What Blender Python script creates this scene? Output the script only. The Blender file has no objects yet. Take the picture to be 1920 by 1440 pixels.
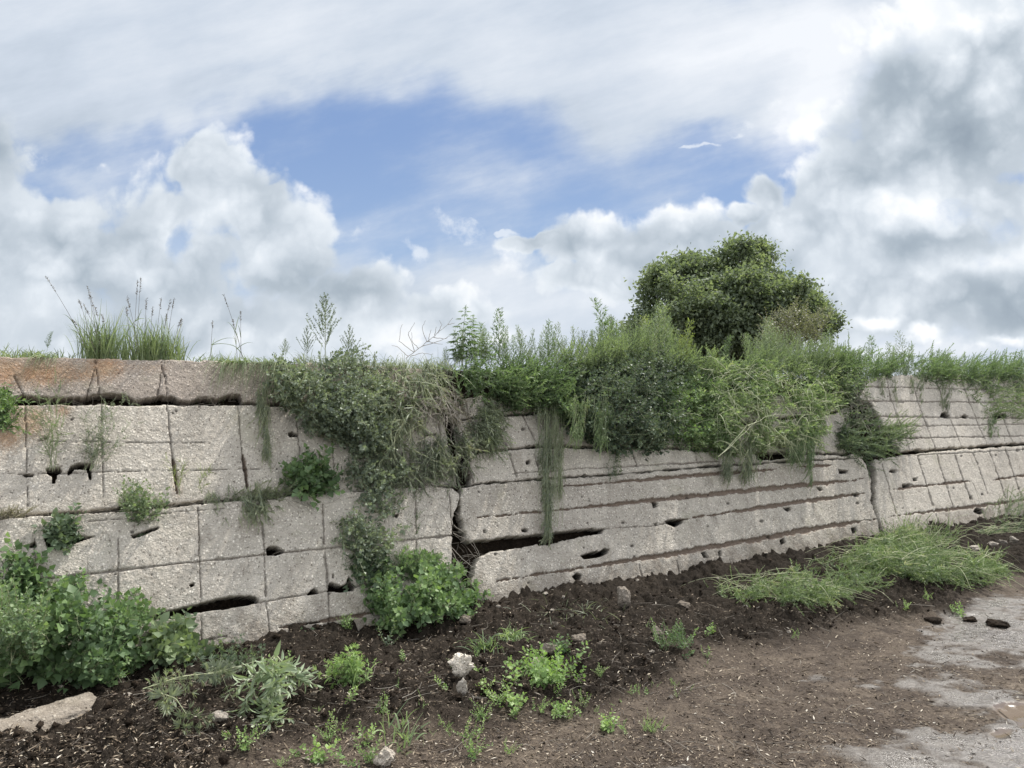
import bpy, math, random
import numpy as np
from mathutils import Vector
random.seed(7)
RNG = np.random.default_rng(11)
R = math.radians
scene = bpy.context.scene
COL = scene.collection

# ------------------------------------------------------------------ camera
H = 1.6; FPX = 1400.0; PITCH = math.atan(42/1400)
cam_d = bpy.data.cameras.new('camera'); cam = bpy.data.objects.new('camera', cam_d); COL.objects.link(cam)
cam.location = (0, 0, H); cam.rotation_euler = (math.pi/2 + PITCH, 0, 0)
cam_d.sensor_width = 36; cam_d.lens = FPX/1920*36; cam_d.clip_end = 3000; cam_d.clip_start = 0.05
scene.camera = cam
CP, SP = math.cos(PITCH), math.sin(PITCH)
scene.render.engine = 'CYCLES'
scene.view_settings.view_transform = 'Standard'; scene.view_settings.look = 'None'
scene.view_settings.exposure = 0.14; scene.view_settings.gamma = 1

# ------------------------------------------------------------------ node expression helper
class S:
    """socket wrapper with arithmetic"""
    def __init__(s, nt, sock): s.nt = nt; s.k = sock
    def _m(s, op, *a, clamp=False):
        n = s.nt.nodes.new('ShaderNodeMath'); n.operation = op; n.use_clamp = clamp
        for i, v in enumerate((s,)+a):
            if isinstance(v, S): s.nt.links.new(v.k, n.inputs[i])
            else: n.inputs[i].default_value = v
        return S(s.nt, n.outputs[0])
    def __add__(s, o): return s._m('ADD', o)
    def __radd__(s, o): return s._m('ADD', o)
    def __sub__(s, o): return s._m('SUBTRACT', o)
    def __rsub__(s, o):
        return s._m('MULTIPLY', -1.0)._m('ADD', o)
    def __mul__(s, o): return s._m('MULTIPLY', o)
    def __rmul__(s, o): return s._m('MULTIPLY', o)
    def __truediv__(s, o): return s._m('DIVIDE', o)
    def max(s, o): return s._m('MAXIMUM', o)
    def min(s, o): return s._m('MINIMUM', o)
    def pow(s, o): return s._m('POWER', o)
    def clamp(s): return s._m('ADD', 0.0, clamp=True)
    def sstep(s, a, b):
        n = s.nt.nodes.new('ShaderNodeMapRange'); n.interpolation_type = 'SMOOTHSTEP'
        s.nt.links.new(s.k, n.inputs[0]); n.inputs[1].default_value = a; n.inputs[2].default_value = b
        return S(s.nt, n.outputs[0])
def comb(nt, x, y, z=0.0):
    n = nt.nodes.new('ShaderNodeCombineXYZ')
    for i, v in enumerate((x, y, z)):
        if isinstance(v, S): nt.links.new(v.k, n.inputs[i])
        else: n.inputs[i].default_value = v
    return n.outputs[0]
def vm(nt, op, a, b=None, out=0):
    n = nt.nodes.new('ShaderNodeVectorMath'); n.operation = op
    for i, v in enumerate((a, b)):
        if v is None: continue
        if isinstance(v, (tuple, list)): n.inputs[i].default_value = v
        elif isinstance(v, (int, float)): n.inputs['Scale'].default_value = v
        else: nt.links.new(v, n.inputs[i])
    return n.outputs[out]
def noise(nt, vec, scale, detail=4, rough=.5, out=0, dist=0.0, dim='3D'):
    n = nt.nodes.new('ShaderNodeTexNoise'); n.noise_dimensions = dim; n.inputs['Scale'].default_value = scale
    n.inputs['Detail'].default_value = detail; n.inputs['Roughness'].default_value = rough
    n.inputs['Distortion'].default_value = dist
    if vec is not None: nt.links.new(vec, n.inputs['Vector'])
    return S(nt, n.outputs[0]) if out == 0 else n.outputs[1]
def voro(nt, vec, scale, feature='F1', out='Distance', detail=0, smooth=None, rough=.5, dim='3D'):
    n = nt.nodes.new('ShaderNodeTexVoronoi'); n.feature = feature; n.voronoi_dimensions = dim
    n.inputs['Scale'].default_value = scale
    n.inputs['Detail'].default_value = detail; n.inputs['Roughness'].default_value = rough
    if smooth is not None: n.inputs['Smoothness'].default_value = smooth
    if vec is not None: nt.links.new(vec, n.inputs['Vector'])
    return S(nt, n.outputs[out]) if out == 'Distance' else n.outputs[out]
def mixc(nt, f, a, b, mode='MIX'):
    n = nt.nodes.new('ShaderNodeMix'); n.data_type = 'RGBA'; n.blend_type = mode
    for k, v in ((0, f), (6, a), (7, b)):
        if isinstance(v, S): nt.links.new(v.k, n.inputs[k])
        elif isinstance(v, (int, float)): n.inputs[k].default_value = v
        elif isinstance(v, (tuple, list)): n.inputs[k].default_value = (*v[:3], 1)
        else: nt.links.new(v, n.inputs[k])
    return n.outputs[2]
def ramp(nt, f, stops):
    n = nt.nodes.new('ShaderNodeValToRGB'); cr = n.color_ramp
    while len(cr.elements) > 1: cr.elements.remove(cr.elements[0])
    cr.elements[0].position = stops[0][0]; cr.elements[0].color = (*stops[0][1], 1)
    for p, c in stops[1:]:
        e = cr.elements.new(p); e.color = (*c, 1)
    nt.links.new(f.k if isinstance(f, S) else f, n.inputs[0]); return n.outputs[0]
def srgb(r, g, b):
    f = lambda c: (c/255/12.92) if c/255 <= .04045 else ((c/255+.055)/1.055)**2.4
    return (f(r), f(g), f(b))

# ------------------------------------------------------------------ world: sky and clouds (by direction)
SUN_AZ, SUN_EL = R(42), R(57)          # azimuth clockwise from +Y
w = bpy.data.worlds.new('World'); scene.world = w; w.use_nodes = True
nt = w.node_tree; nt.nodes.clear()
wo = nt.nodes.new('ShaderNodeOutputWorld'); bg = nt.nodes.new('ShaderNodeBackground')
nt.links.new(bg.outputs[0], wo.inputs[0]); bg.inputs[1].default_value = 0.1
sky = nt.nodes.new('ShaderNodeTexSky'); sky.sky_type = 'NISHITA'; sky.sun_disc = False
sky.sun_elevation = SUN_EL; sky.sun_rotation = SUN_AZ; sky.air_density = 1.0; sky.dust_density = 1.2; sky.ozone_density = 2.0
tc = nt.nodes.new('ShaderNodeTexCoord'); sep = nt.nodes.new('ShaderNodeSeparateXYZ')
nt.links.new(tc.outputs['Generated'], sep.inputs[0])
dx, dy, dz = [S(nt, sep.outputs[i]) for i in range(3)]
front = dy.sstep(0.15, 0.5)
iy = dy.max(0.12)
U = dx/iy; V = dz/iy
P0v = comb(nt, U, V, 0.0)
def warped(amp1, s1, amp2, s2, off=(0, 0, 0)):
    base = vm(nt, 'ADD', P0v, off)
    q2 = vm(nt, 'ADD', base, (7.3, 2.9, 5.1))
    n1 = comb(nt, (noise(nt, base, s1, 3, .55, dim='2D')-.5)*amp1, (noise(nt, q2, s1, 3, .55, dim='2D')-.5)*amp1)
    n2 = comb(nt, (noise(nt, base, s2, 3, .62, dim='2D')-.5)*amp2, (noise(nt, q2, s2, 3, .62, dim='2D')-.5)*amp2)
    return vm(nt, 'ADD', P0v, vm(nt, 'ADD', n1, n2))
def pix(x, y): return ((x-960)/1400, (762-y)/1400)
def blob(vec, x, y, rx, ry, rot=0):
    u, v = pix(x, y)
    q = vm(nt, 'SUBTRACT', vec, (u, v, 0)); kx, ky = 1400/rx, 1400/ry
    if rot == 0: return 1.0 - S(nt, vm(nt, 'LENGTH', vm(nt, 'MULTIPLY', q, (kx, ky, 0)), out=1))
    c, s_ = math.cos(R(rot)), math.sin(R(rot))
    p1 = S(nt, vm(nt, 'DOT_PRODUCT', q, (c*kx, s_*kx, 0), out=1)); p2 = S(nt, vm(nt, 'DOT_PRODUCT', q, (-s_*ky, c*ky, 0), out=1))
    return 1.0 - (p1*p1+p2*p2).pow(.5)
def union(vec, bl):
    r = None
    for b in bl:
        q = blob(vec, *b); r = q if r is None else r.max(q)
    return r
def gsum(vec, bl):
    r = None
    for b in bl:
        wt = b[5] if len(b) > 5 else 1.0
        q = blob(vec, *b[:5]).sstep(0, 1)*wt; r = q if r is None else r+q
    return r
Wc = warped(.07, 5, .022, 24)
Ws = warped(.16, 3, .04, 11, (3.1, 1.7, 0))
bill = 0.5 - voro(nt, Wc, 13, 'F1', detail=2.5, rough=.55, dim='2D')
fine = noise(nt, P0v, 11, 7, .66, dim='2D') - .5
big = noise(nt, Ws, 4.5, 4, .55, dim='2D') - .5
# --- thin high veil
veil = gsum(Ws, [(300, 20, 900, 260, 4, 1.6), (1150, 60, 750, 230, -4, 1.5), (60, 160, 400, 190, 0, .9), (1750, 120, 500, 300, 0, 1.2),
                 (1100, 255, 360, 150, -32, .46), (1250, 190, 380, 110, 10, .6), (900, 330, 260, 120, -20, .28), (500, 170, 480, 70, 6, .5),
                 (900, 650, 1700, 190, 0, 2.0), (200, 330, 260, 90, 0, .55), (1850, 480, 260, 190, 0, .6)])
Wst = vm(nt, 'ADD', comb(nt, (U*.96+V*.28)*2.6, (V*.96-U*.28)*9.0), (2.0, 5.0, 0.0))
str_ = noise(nt, Wst, 1.0, 6, .62, dim='2D') - .5
veil = (veil + big*.5 + fine*.25 + str_*1.3 + .17).sstep(0.0, 1.15)
# --- cumulus
cu = union(Wc, [(475, 400, 140, 140, 0), (385, 320, 105, 110, 0), (530, 470, 140, 140, 0), (280, 480, 290, 190, 0), (120, 480, 260, 170, 0),
                (-40, 290, 110, 120, 0), (660, 570, 170, 100, 0), (330, 640, 560, 130, 0), (-60, 500, 220, 280, 0),
                (1760, 220, 320, 250, 20), (1900, 110, 330, 260, 0), (1620, 380, 210, 190, 0), (1760, 420, 300, 160, 0), (1480, 440, 170, 90, 0),
                (1400, 400, 70, 36, 20), (1450, 365, 70, 60, 20), (1100, 455, 165, 68, 0), (1260, 460, 220, 90, 5), (1180, 520, 260, 60, 0), (1000, 450, 75, 22, 5),
                (1700, 560, 420, 110, 0), (1900, 560, 190, 110, 0), (860, 590, 150, 80, 0)])
cd = cu + bill*.40 + fine*.34
cmask = cd.sstep(-0.03, 0.27)
holes = gsum(Wc, [(190, 408, 50, 34, 10, 1), (330, 460, 80, 40, 50, 1), (425, 435, 60, 32, 0, 1), (130, 330, 120, 50, 0, .7), (1800, 405, 90, 50, 0, .9), (1880, 440, 90, 50, 20, .9)])
cmask = (cmask - (holes*.8 + fine*2.2*holes.sstep(0, .3)).sstep(0.2, 1.0)*.75).clamp()
wisp = gsum(Wc, [(850, 420, 100, 44, -25, 1), (750, 416, 60, 18, 0, .9), (757, 446, 64, 22, -20, 1), (795, 465, 40, 34, 40, .9), (1340, 257, 66, 9, 4, 1.3), (1415, 215, 26, 16, 0, .6),
                 (1400, 238, 24, 9, 0, .7), (60, 285, 70, 30, 0, .5), (960, 436, 30, 9, 0, .9), (1245, 388, 10, 5, 0, .7)])
wmask = (wisp*.9 + fine*4.0*wisp.sstep(0, .2)).sstep(.22, 1.25)
# --- cloud brightness
dark = gsum(Ws, [(600, 540, 260, 90, 0, .8), (300, 520, 230, 70, 0, .3), (120, 430, 120, 90, 0, .2), (420, 440, 120, 70, 0, .3), (550, 350, 60, 60, 0, .2),
                 (1830, 240, 300, 120, -15, .95), (1900, 340, 200, 90, 0, .5), (1750, 140, 90, 60, 0, .4), (1640, 340, 200, 90, 15, .55), (1720, 150, 110, 90, 0, .5), (1590, 260, 120, 70, 30, .35),
                 (1680, 480, 130, 70, 0, .6), (1520, 480, 110, 50, 0, .35), (1160, 475, 130, 36, 0, .5), (1040, 470, 80, 26, 0, .25),
                 (1890, 580, 230, 90, 0, .7), (1780, 640, 260, 50, 0, .5), (60, 200, 220, 170, 30, .55), (380, 610, 120, 40, 0, .25)])
brite = gsum(Wc, [(1530, 170, 120, 100, 20, .8), (1620, 50, 300, 120, 0, .9), (1850, 10, 260, 80, 0, .7), (1600, 100, 130, 90, 0, .3), (1130, 405, 200, 34, 5, .8), (1350, 385, 180, 30, 5, .6), (1500, 280, 60, 100, 0, .6), (1700, 390, 230, 80, 0, .8), (1500, 240, 70, 130, 0, .9), (1560, 130, 90, 80, 30, .6),
                  (590, 330, 90, 90, -45, .5), (440, 260, 110, 60, -20, .4), (880, 520, 170, 60, 0, .7), (1640, 603, 80, 22, -10, 1.2), (1725, 635, 50, 18, -10, 1.3), (1890, 640, 60, 16, 0, 1.2), (1750, 665, 300, 24, 0, .9),
                  (1850, 500, 180, 36, 10, .7), (1100, 560, 260, 40, 5, .5), (1330, 60, 420, 170, 0, .7), (500, 60, 400, 120, 0, .3), (700, 640, 400, 50, 0, .4)])
sh = .75 + bill*.36 + (big*.26) - dark*.34 + brite*.34 + (1.0-cd.sstep(.05, .45))*.16 + fine*.34
ccol = ramp(nt, sh.clamp(), [(0.12, srgb(146, 159, 172)), (.38, srgb(168, 180, 191)), (.62, srgb(200, 209, 218)), (.8, srgb(222, 229, 236)), (1, srgb(248, 250, 252))])
vcol = ramp(nt, (.60 + big*.30 + str_*.75 + brite*.30 - dark*.22 + fine*.08).clamp(), [(0.2, srgb(172, 184, 197)), (.55, srgb(204, 213, 224)), (1, srgb(240, 243, 247))])
blue = mixc(nt, V.sstep(0.0, .42), srgb(172, 197, 226), srgb(132, 160, 206))
# the physical sky under the clouds, tinted to the photograph's clear patch
skyb = mixc(nt, .82, vm(nt, 'SCALE', sky.outputs[0], .1), blue)
base = mixc(nt, veil*.93, skyb, vcol)
base = mixc(nt, cmask*.97, base, ccol)
base = mixc(nt, wmask*.62, base, srgb(235, 240, 246))
# sky behind the camera: unseen sunlit cloud, brightened to light the wall
rear_n = noise(nt, tc.outputs['Generated'], 2.2, 6, .55)
rear = mixc(nt, rear_n.sstep(.35, .62), vm(nt, 'SCALE', sky.outputs[0], .16), (1.62, 1.60, 1.58))
zen = dz.sstep(.62, .85)
rear = mixc(nt, zen, rear, mixc(nt, rear_n.sstep(.3, .6), vm(nt, 'SCALE', sky.outputs[0], .14), (1.2, 1.2, 1.2)))
nt.links.new(vm(nt, 'SCALE', base, 10.0), bg.inputs[0])      # background strength is 0.1
bg2 = nt.nodes.new('ShaderNodeBackground'); bg2.inputs[1].default_value = .1; nt.links.new(vm(nt, 'SCALE', rear, 10.0), bg2.inputs[0])
ms = nt.nodes.new('ShaderNodeMixShader'); nt.links.new((front*(1.0-zen)).k, ms.inputs[0]); nt.links.new(bg2.outputs[0], ms.inputs[1]); nt.links.new(bg.outputs[0], ms.inputs[2]); nt.links.new(ms.outputs[0], wo.inputs[0])
w.cycles.sampling_method = 'MANUAL'; w.cycles.sample_map_resolution = 512

sun_d = bpy.data.lights.new('sun', 'SUN'); sun_d.energy = 5.0; sun_d.angle = R(1.0); sun_d.color = (1, .955, .88)
sun = bpy.data.objects.new('sun', sun_d); COL.objects.link(sun)
sv = Vector((math.sin(SUN_AZ)*math.cos(SUN_EL), math.cos(SUN_AZ)*math.cos(SUN_EL), math.sin(SUN_EL)))
sun.rotation_euler = sv.to_track_quat('Z', 'Y').to_euler(); sun.location = (4, -4, 12)

# ------------------------------------------------------------------ geometry of the place
TH = R(33); LEAN = R(23)
D = np.array([math.cos(TH), math.sin(TH), 0.])
BK = np.array([-math.sin(TH), math.cos(TH), 0.])
UP = BK*math.sin(LEAN) + np.array([0, 0, math.cos(LEAN)])
NN = -BK*math.cos(LEAN) + np.array([0, 0, math.sin(LEAN)])
B0 = np.array([-1.94, 4.69, 0.])
def ray(x, y):
    a = (np.asarray(x, float)-960)/FPX; b = (720-np.asarray(y, float))/FPX
    return np.stack([a, CP - b*SP, SP + b*CP], -1)
def proj(P):
    P = np.asarray(P, float); q = P - np.array([0, 0, H])
    f = q[..., 1]*CP + q[..., 2]*SP; u = -q[..., 1]*SP + q[..., 2]*CP
    f = np.where(f < .05, .05, f)
    return 960 + FPX*q[..., 0]/f, 720 - FPX*u/f
def onwall(x, y, off=0.0):
    r = ray(x, y); C0 = np.array([0, 0, H])
    t = ((B0 + NN*off - C0) @ NN)/(r @ NN)
    return C0 + r*np.asarray(t)[..., None]
def onground(x, y, z=0.0):
    r = ray(x, y); t = (z-H)/r[..., 2]
    return np.array([0, 0, H]) + r*np.asarray(t)[..., None]
def wst(P): q = P-B0; return q@D, q@UP
ZT = 1.97
def bank(px, n, z=ZT):
    """point on the bank top seen at pixel column px, n metres behind the wall face"""
    u = (px-960)/FPX
    c = B0 + (z*math.tan(LEAN)+n)*BK
    # X = u*(Y*CP+(z-H)*SP)
    s = (u*(c[1]*CP+(z-H)*SP) - c[0])/(D[0]-u*D[1]*CP)
    p = c + s*D; p[2] = z; return p
def height_for(p, ytop):
    """height of a plant at p whose tip shows at pixel row ytop"""
    r = ray(0, ytop); k = p[1]/r[1]; return H + r[2]*k - p[2]

def _h(i, j, seed):
    n = (i.astype(np.int64)*374761393 + j.astype(np.int64)*668265263 + seed*1442695041) & 0x7fffffff
    n = ((n ^ (n >> 13))*1274126177) & 0x7fffffff
    return ((n ^ (n >> 16)) & 0xffff)/65535.0
def vn(x, y, seed=0):
    xi = np.floor(x); yi = np.floor(y); fx = x-xi; fy = y-yi
    fx = fx*fx*(3-2*fx); fy = fy*fy*(3-2*fy)
    a = _h(xi, yi, seed); b = _h(xi+1, yi, seed); c = _h(xi, yi+1, seed); d = _h(xi+1, yi+1, seed)
    return (a*(1-fx)+b*fx)*(1-fy) + (c*(1-fx)+d*fx)*fy
def fbm(x, y, seed=0, oct=4, g=.5):
    r = 0; a = 1; t = 0
    for o in range(oct):
        r = r + a*(vn(x*2**o, y*2**o, seed+o*17)-.5); t += a; a *= g
    return r/t*2
def sst(x, a, b):
    t = np.clip((x-a)/(b-a), 0, 1); return t*t*(3-2*t)
def segdist(x, y, pts, closed=False):
    pts = list(pts); n = len(pts); d = np.full(x.shape, 1e9); L = 0
    best = np.zeros(x.shape)
    for i in range(n if closed else n-1):
        ax, ay = pts[i][:2]; bx, by = pts[(i+1) % n][:2]
        vx, vy = bx-ax, by-ay; l2 = vx*vx+vy*vy+1e-9
        t = np.clip(((x-ax)*vx+(y-ay)*vy)/l2, 0, 1)
        dd = np.hypot(x-ax-t*vx, y-ay-t*vy)
        m = dd < d; d = np.where(m, dd, d); best = np.where(m, L+t*math.sqrt(l2), best); L += math.sqrt(l2)
    return d, best/max(L, 1e-6)
def inside(x, y, pts):
    r = np.zeros(x.shape, bool); n = len(pts)
    for i in range(n):
        ax, ay = pts[i]; bx, by = pts[(i+1) % n]
        if ay == by: continue
        c = ((ay > y) != (by > y)) & (x < (bx-ax)*(y-ay)/(by-ay)+ax)
        r ^= c
    return r
def sdist(x, y, pts):
    d, _ = segdist(x, y, pts, True); return np.where(inside(x, y, pts), d, -d)

# ------------------------------------------------------------------ mesh building
def mesh_np(name, Vv, Fs, mat=None, smooth=False, attrs=None):
    me = bpy.data.meshes.new(name)
    Vv = np.asarray(Vv, np.float32)
    me.vertices.add(len(Vv)); me.vertices.foreach_set('co', Vv.ravel())
    Fs = [np.asarray(f, np.int32) for f in Fs if len(f)]
    nl = sum(f.size for f in Fs); npoly = sum(len(f) for f in Fs)
    me.loops.add(nl); me.polygons.add(npoly)
    me.loops.foreach_set('vertex_index', np.concatenate([f.ravel() for f in Fs]))
    tot = np.concatenate([np.full(len(f), f.shape[1], np.int32) for f in Fs])
    st = np.concatenate([[0], np.cumsum(tot)[:-1]]).astype(np.int32)
    me.polygons.foreach_set('loop_start', st)
    try: me.polygons.foreach_set('loop_total', tot)
    except Exception: pass
    if smooth: me.polygons.foreach_set('use_smooth', np.ones(npoly, bool))
    me.update(calc_edges=True)
    for k, v in (attrs or {}).items():
        v = np.asarray(v, np.float32)
        if v.ndim == 1:
            a = me.attributes.new(k, 'FLOAT', 'POINT'); a.data.foreach_set('value', v)
        else:
            a = me.attributes.new(k, 'FLOAT_COLOR', 'POINT')
            c = np.ones((len(v), 4), np.float32); c[:, :v.shape[1]] = v; a.data.foreach_set('color', c.ravel())
    me.validate()
    if mat: me.materials.append(mat)
    return me
def obj(name, me, parent=None, loc=None):
    o = bpy.data.objects.new(name, me); COL.objects.link(o)
    if parent is not None: o.parent = parent
    if loc is not None: o.location = loc
    return o
def tag(o, label, cat, group=None, kind=None):
    if label: o['label'] = label
    if cat: o['category'] = cat
    if group: o['group'] = group
    if kind: o['kind'] = kind
    return o
def empty(name, loc): 
    e = bpy.data.objects.new(name, None); COL.objects.link(e); e.location = loc; e.empty_display_size = .1; return e

class Geo:
    """accumulates faces of 3 and 4 corners with a per-point random value"""
    def __init__(s): s.V = []; s.F3 = []; s.F4 = []; s.r = []; s.n = 0
    def add(s, V, F3=None, F4=None, r=0.5):
        V = np.asarray(V, float).reshape(-1, 3); 
        if len(V) == 0: return
        s.V.append(V)
        if F3 is not None and len(F3): s.F3.append(np.asarray(F3)+s.n)
        if F4 is not None and len(F4): s.F4.append(np.asarray(F4)+s.n)
        s.r.append(np.broadcast_to(np.asarray(r, float), (len(V),)).copy()); s.n += len(V)
    def arr(s):
        V = np.concatenate(s.V) if s.V else np.zeros((0, 3))
        F3 = np.concatenate(s.F3) if s.F3 else np.zeros((0, 3), int)
        F4 = np.concatenate(s.F4) if s.F4 else np.zeros((0, 4), int)
        r = np.concatenate(s.r) if s.r else np.zeros(0)
        return V, F3, F4, r
    def mesh(s, name, mat, smooth=False):
        V, F3, F4, r = s.arr()
        if len(V) == 0:
            V = np.zeros((3, 3)); F3 = np.array([[0, 1, 2]]); r = np.zeros(3)
        return mesh_np(name, V, [F3, F4], mat, smooth, {'rnd': r})
def norm(v): return v/np.maximum(np.linalg.norm(v, axis=-1, keepdims=True), 1e-9)
def tube(g, pts, r0, r1, k=4, r=.5):
    pts = np.asarray(pts, float); n = len(pts)
    T = norm(np.gradient(pts, axis=0)); ref = np.array([.31, .22, .93]) if abs(T[0][2]) < .9 else np.array([1., .1, 0])
    A = norm(np.cross(T, ref)); B = np.cross(T, A)
    rad = np.linspace(r0, r1, n)[:, None]
    a = np.arange(k)*2*math.pi/k
    V = pts[:, None]+rad[:, None]*(np.cos(a)[None, :, None]*A[:, None]+np.sin(a)[None, :, None]*B[:, None])
    i = np.arange(n-1)[:, None]*k; j = np.arange(k)[None]; j2 = (j+1) % k
    F = np.stack([i+j, i+j2, i+k+j2, i+k+j], -1).reshape(-1, 4)
    g.add(V.reshape(-1, 3), F4=F, r=r)
# leaf templates: x along, y across, z up; unit length
LF = {}
LF['narrow'] = (np.array([[0, 0, 0], [.42, .5, .05], [1, 0, -.06], [.42, -.5, .05]]), np.array([[0, 2, 1], [0, 3, 2]]))
LF['lance'] = (np.array([[0, 0, 0], [.3, .5, .04], [.68, .38, .0], [1, 0, -.14], [.68, -.38, .0], [.3, -.5, .04], [.5, 0, -.03]]),
               np.array([[0, 6, 1], [1, 6, 2], [2, 6, 3], [3, 6, 4], [4, 6, 5], [5, 6, 0]]))
LF['goose'] = (np.array([[0, 0, 0], [.18, .28, .05], [.36, .52, .07], [.5, .36, .03], [.7, .28, .0], [1, 0, -.14], [.7, -.28, .0], [.5, -.36, .03], [.36, -.52, .07], [.18, -.28, .05], [.45, 0, -.03]]),
               np.array([[0, 10, 1], [1, 10, 2], [2, 10, 3], [3, 10, 4], [4, 10, 5], [5, 10, 6], [6, 10, 7], [7, 10, 8], [8, 10, 9], [9, 10, 0]]))
def leaves(g, kind, pos, d, up, ln, wd, r):
    T, F = LF[kind]; pos = np.atleast_2d(pos); n = len(pos)
    d = norm(np.atleast_2d(d)); up = np.broadcast_to(up, d.shape)
    y = norm(np.cross(up, d)+1e-6); z = np.cross(d, y)
    ln = np.broadcast_to(ln, (n,)); wd = np.broadcast_to(wd, (n,))
    V = pos[:, None]+(T[None, :, 0:1]*d[:, None]+T[None, :, 2:3]*z[:, None])*ln[:, None, None]+T[None, :, 1:2]*y[:, None]*wd[:, None, None]
    k = len(T); F3 = (F[None]+(np.arange(n)*k)[:, None, None]).reshape(-1, 3)
    g.add(V.reshape(-1, 3), F3=F3, r=np.repeat(np.broadcast_to(r, (n,)), k))
def blade(g, p, d, up, ln, wd, droop, r, seg=6):
    """one grass blade: a curved tapering ribbon"""
    d = norm(np.asarray(d, float)); t = np.linspace(0, 1, seg)[:, None]
    side = norm(np.cross(d, [0.02, .03, 1.])+1e-6)
    c = p + d*ln*t + np.array([0, 0, -1.])*droop*ln*t**2.2 + np.cross(side, d)*0
    wv = wd*(1-t**1.6)*.5+.0004
    a = RNG.uniform(0, math.pi); sd = norm(side*math.cos(a)+np.cross(d, side)*math.sin(a))
    V = np.concatenate([c-sd*wv, c+sd*wv]); i = np.arange(seg-1)
    g.add(V, F4=np.stack([i, i+1, i+1+seg, i+seg], -1), r=r)

# ------------------------------------------------------------------ materials
def newmat(name):
    m = bpy.data.materials.new(name); m.use_nodes = True; t = m.node_tree
    return m, t, t.nodes['Principled BSDF'], t.nodes['Material Output']
def attr(t, name, vec=False):
    n = t.nodes.new('ShaderNodeAttribute'); n.attribute_name = name
    return n.outputs[1] if vec else S(t, n.outputs['Fac'])
def leafmat(name, dark, mid, light, trans=.3, rough=.5, dry=None, sat=.80):
    def cs(c): l = c[0]*.25+c[1]*.65+c[2]*.1; return tuple(l+(q-l)*sat for q in c)
    dark, mid, light = cs(dark), cs(mid), cs(light)
    dark, mid, light = tuple(q*1.05 for q in dark), tuple(q*1.14 for q in mid), tuple(q*1.12 for q in light)
    m, t, b, o = newmat(name)
    r = attr(t, 'rnd'); oi = t.nodes.new('ShaderNodeObjectInfo'); orr = S(t, oi.outputs['Random'])
    g = t.nodes.new('ShaderNodeNewGeometry'); nz = noise(t, g.outputs['Position'], 3.0, 3)
    f = (r*.62 + (nz-.5)*.9 + (orr-.5)*.16 + .19).clamp()
    st = [(.05, dark), (.5, mid), (.9, light)]
    if dry: st = [(.05, dark), (.45, mid), (.8, light), (.97, dry)]
    c = ramp(t, f, st)
    t.links.new(c, b.inputs['Base Color']); b.inputs['Roughness'].default_value = rough
    b.inputs['Specular IOR Level'].default_value = .35
    tr = t.nodes.new('ShaderNodeBsdfTranslucent')
    t.links.new(mixc(t, 1.0, c, (1.35, 1.45, .75), 'MULTIPLY'), tr.inputs[0])
    mx = t.nodes.new('ShaderNodeMixShader'); mx.inputs[0].default_value = trans
    t.links.new(b.outputs[0], mx.inputs[1]); t.links.new(tr.outputs[0], mx.inputs[2]); t.links.new(mx.outputs[0], o.inputs[0])
    return m
M_goose = leafmat('goosefoot_leaf', (.055, .10, .042), (.10, .18, .065), (.20, .32, .09), .32)
M_feather = leafmat('feather_leaf', (.10, .145, .082), (.16, .225, .115), (.26, .34, .16), .35)
M_grey = leafmat('grey_leaf', (.10, .135, .10), (.17, .215, .15), (.29, .35, .23), .3)
M_hemp = leafmat('hemp_leaf', (.075, .125, .06), (.125, .205, .085), (.23, .34, .13), .34)
M_grass = leafmat('grass_blade', (.10, .14, .07), (.17, .23, .11), (.30, .36, .18), .35, dry=(.42, .38, .24))
M_cut = leafmat('cut_weed', (.095, .15, .07), (.18, .27, .11), (.36, .46, .22), .34, dry=(.45, .47, .26))
M_pale = leafmat('wilted_pale_leaf', (.14, .20, .11), (.27, .35, .20), (.50, .56, .40), .25)
M_heap = leafmat('heap_weed', (.055, .095, .045), (.11, .175, .065), (.25, .34, .14), .3, dry=(.5, .5, .3))
M_hang = leafmat('hanging_weed', (.13, .165, .115), (.21, .25, .16), (.33, .37, .23), .28, dry=(.42, .39, .28))
M_dry = leafmat('dry_grass', (.12, .105, .075), (.22, .19, .13), (.36, .32, .22), .15)
M_tree = leafmat('tree_leaf', (.09, .12, .08), (.145, .19, .115), (.25, .30, .165), .36, rough=.7)  # leaf colours lightened to stand in for haze
M_bright = leafmat('seedling_leaf', (.10, .19, .05), (.19, .32, .075), (.36, .50, .16), .35)
M_vine = leafmat('vine_leaf', (.06, .10, .06), (.11, .165, .09), (.22, .30, .13), .3)
M_dark = leafmat('dark_bush_leaf', (.042, .072, .050), (.078, .118, .076), (.16, .22, .12), .25)  # dark bluish green is the middle bush's own leaf colour
M_lemon = leafmat('yellow_leaf', (.16, .22, .05), (.26, .33, .07), (.38, .44, .12), .35)
M_stem = leafmat('green_stem', (.16, .20, .10), (.26, .30, .15), (.42, .44, .24), 0.1)
M_twig = leafmat('dry_twig', (.10, .085, .07), (.18, .155, .125), (.34, .31, .26), 0.02, rough=.8)

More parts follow.
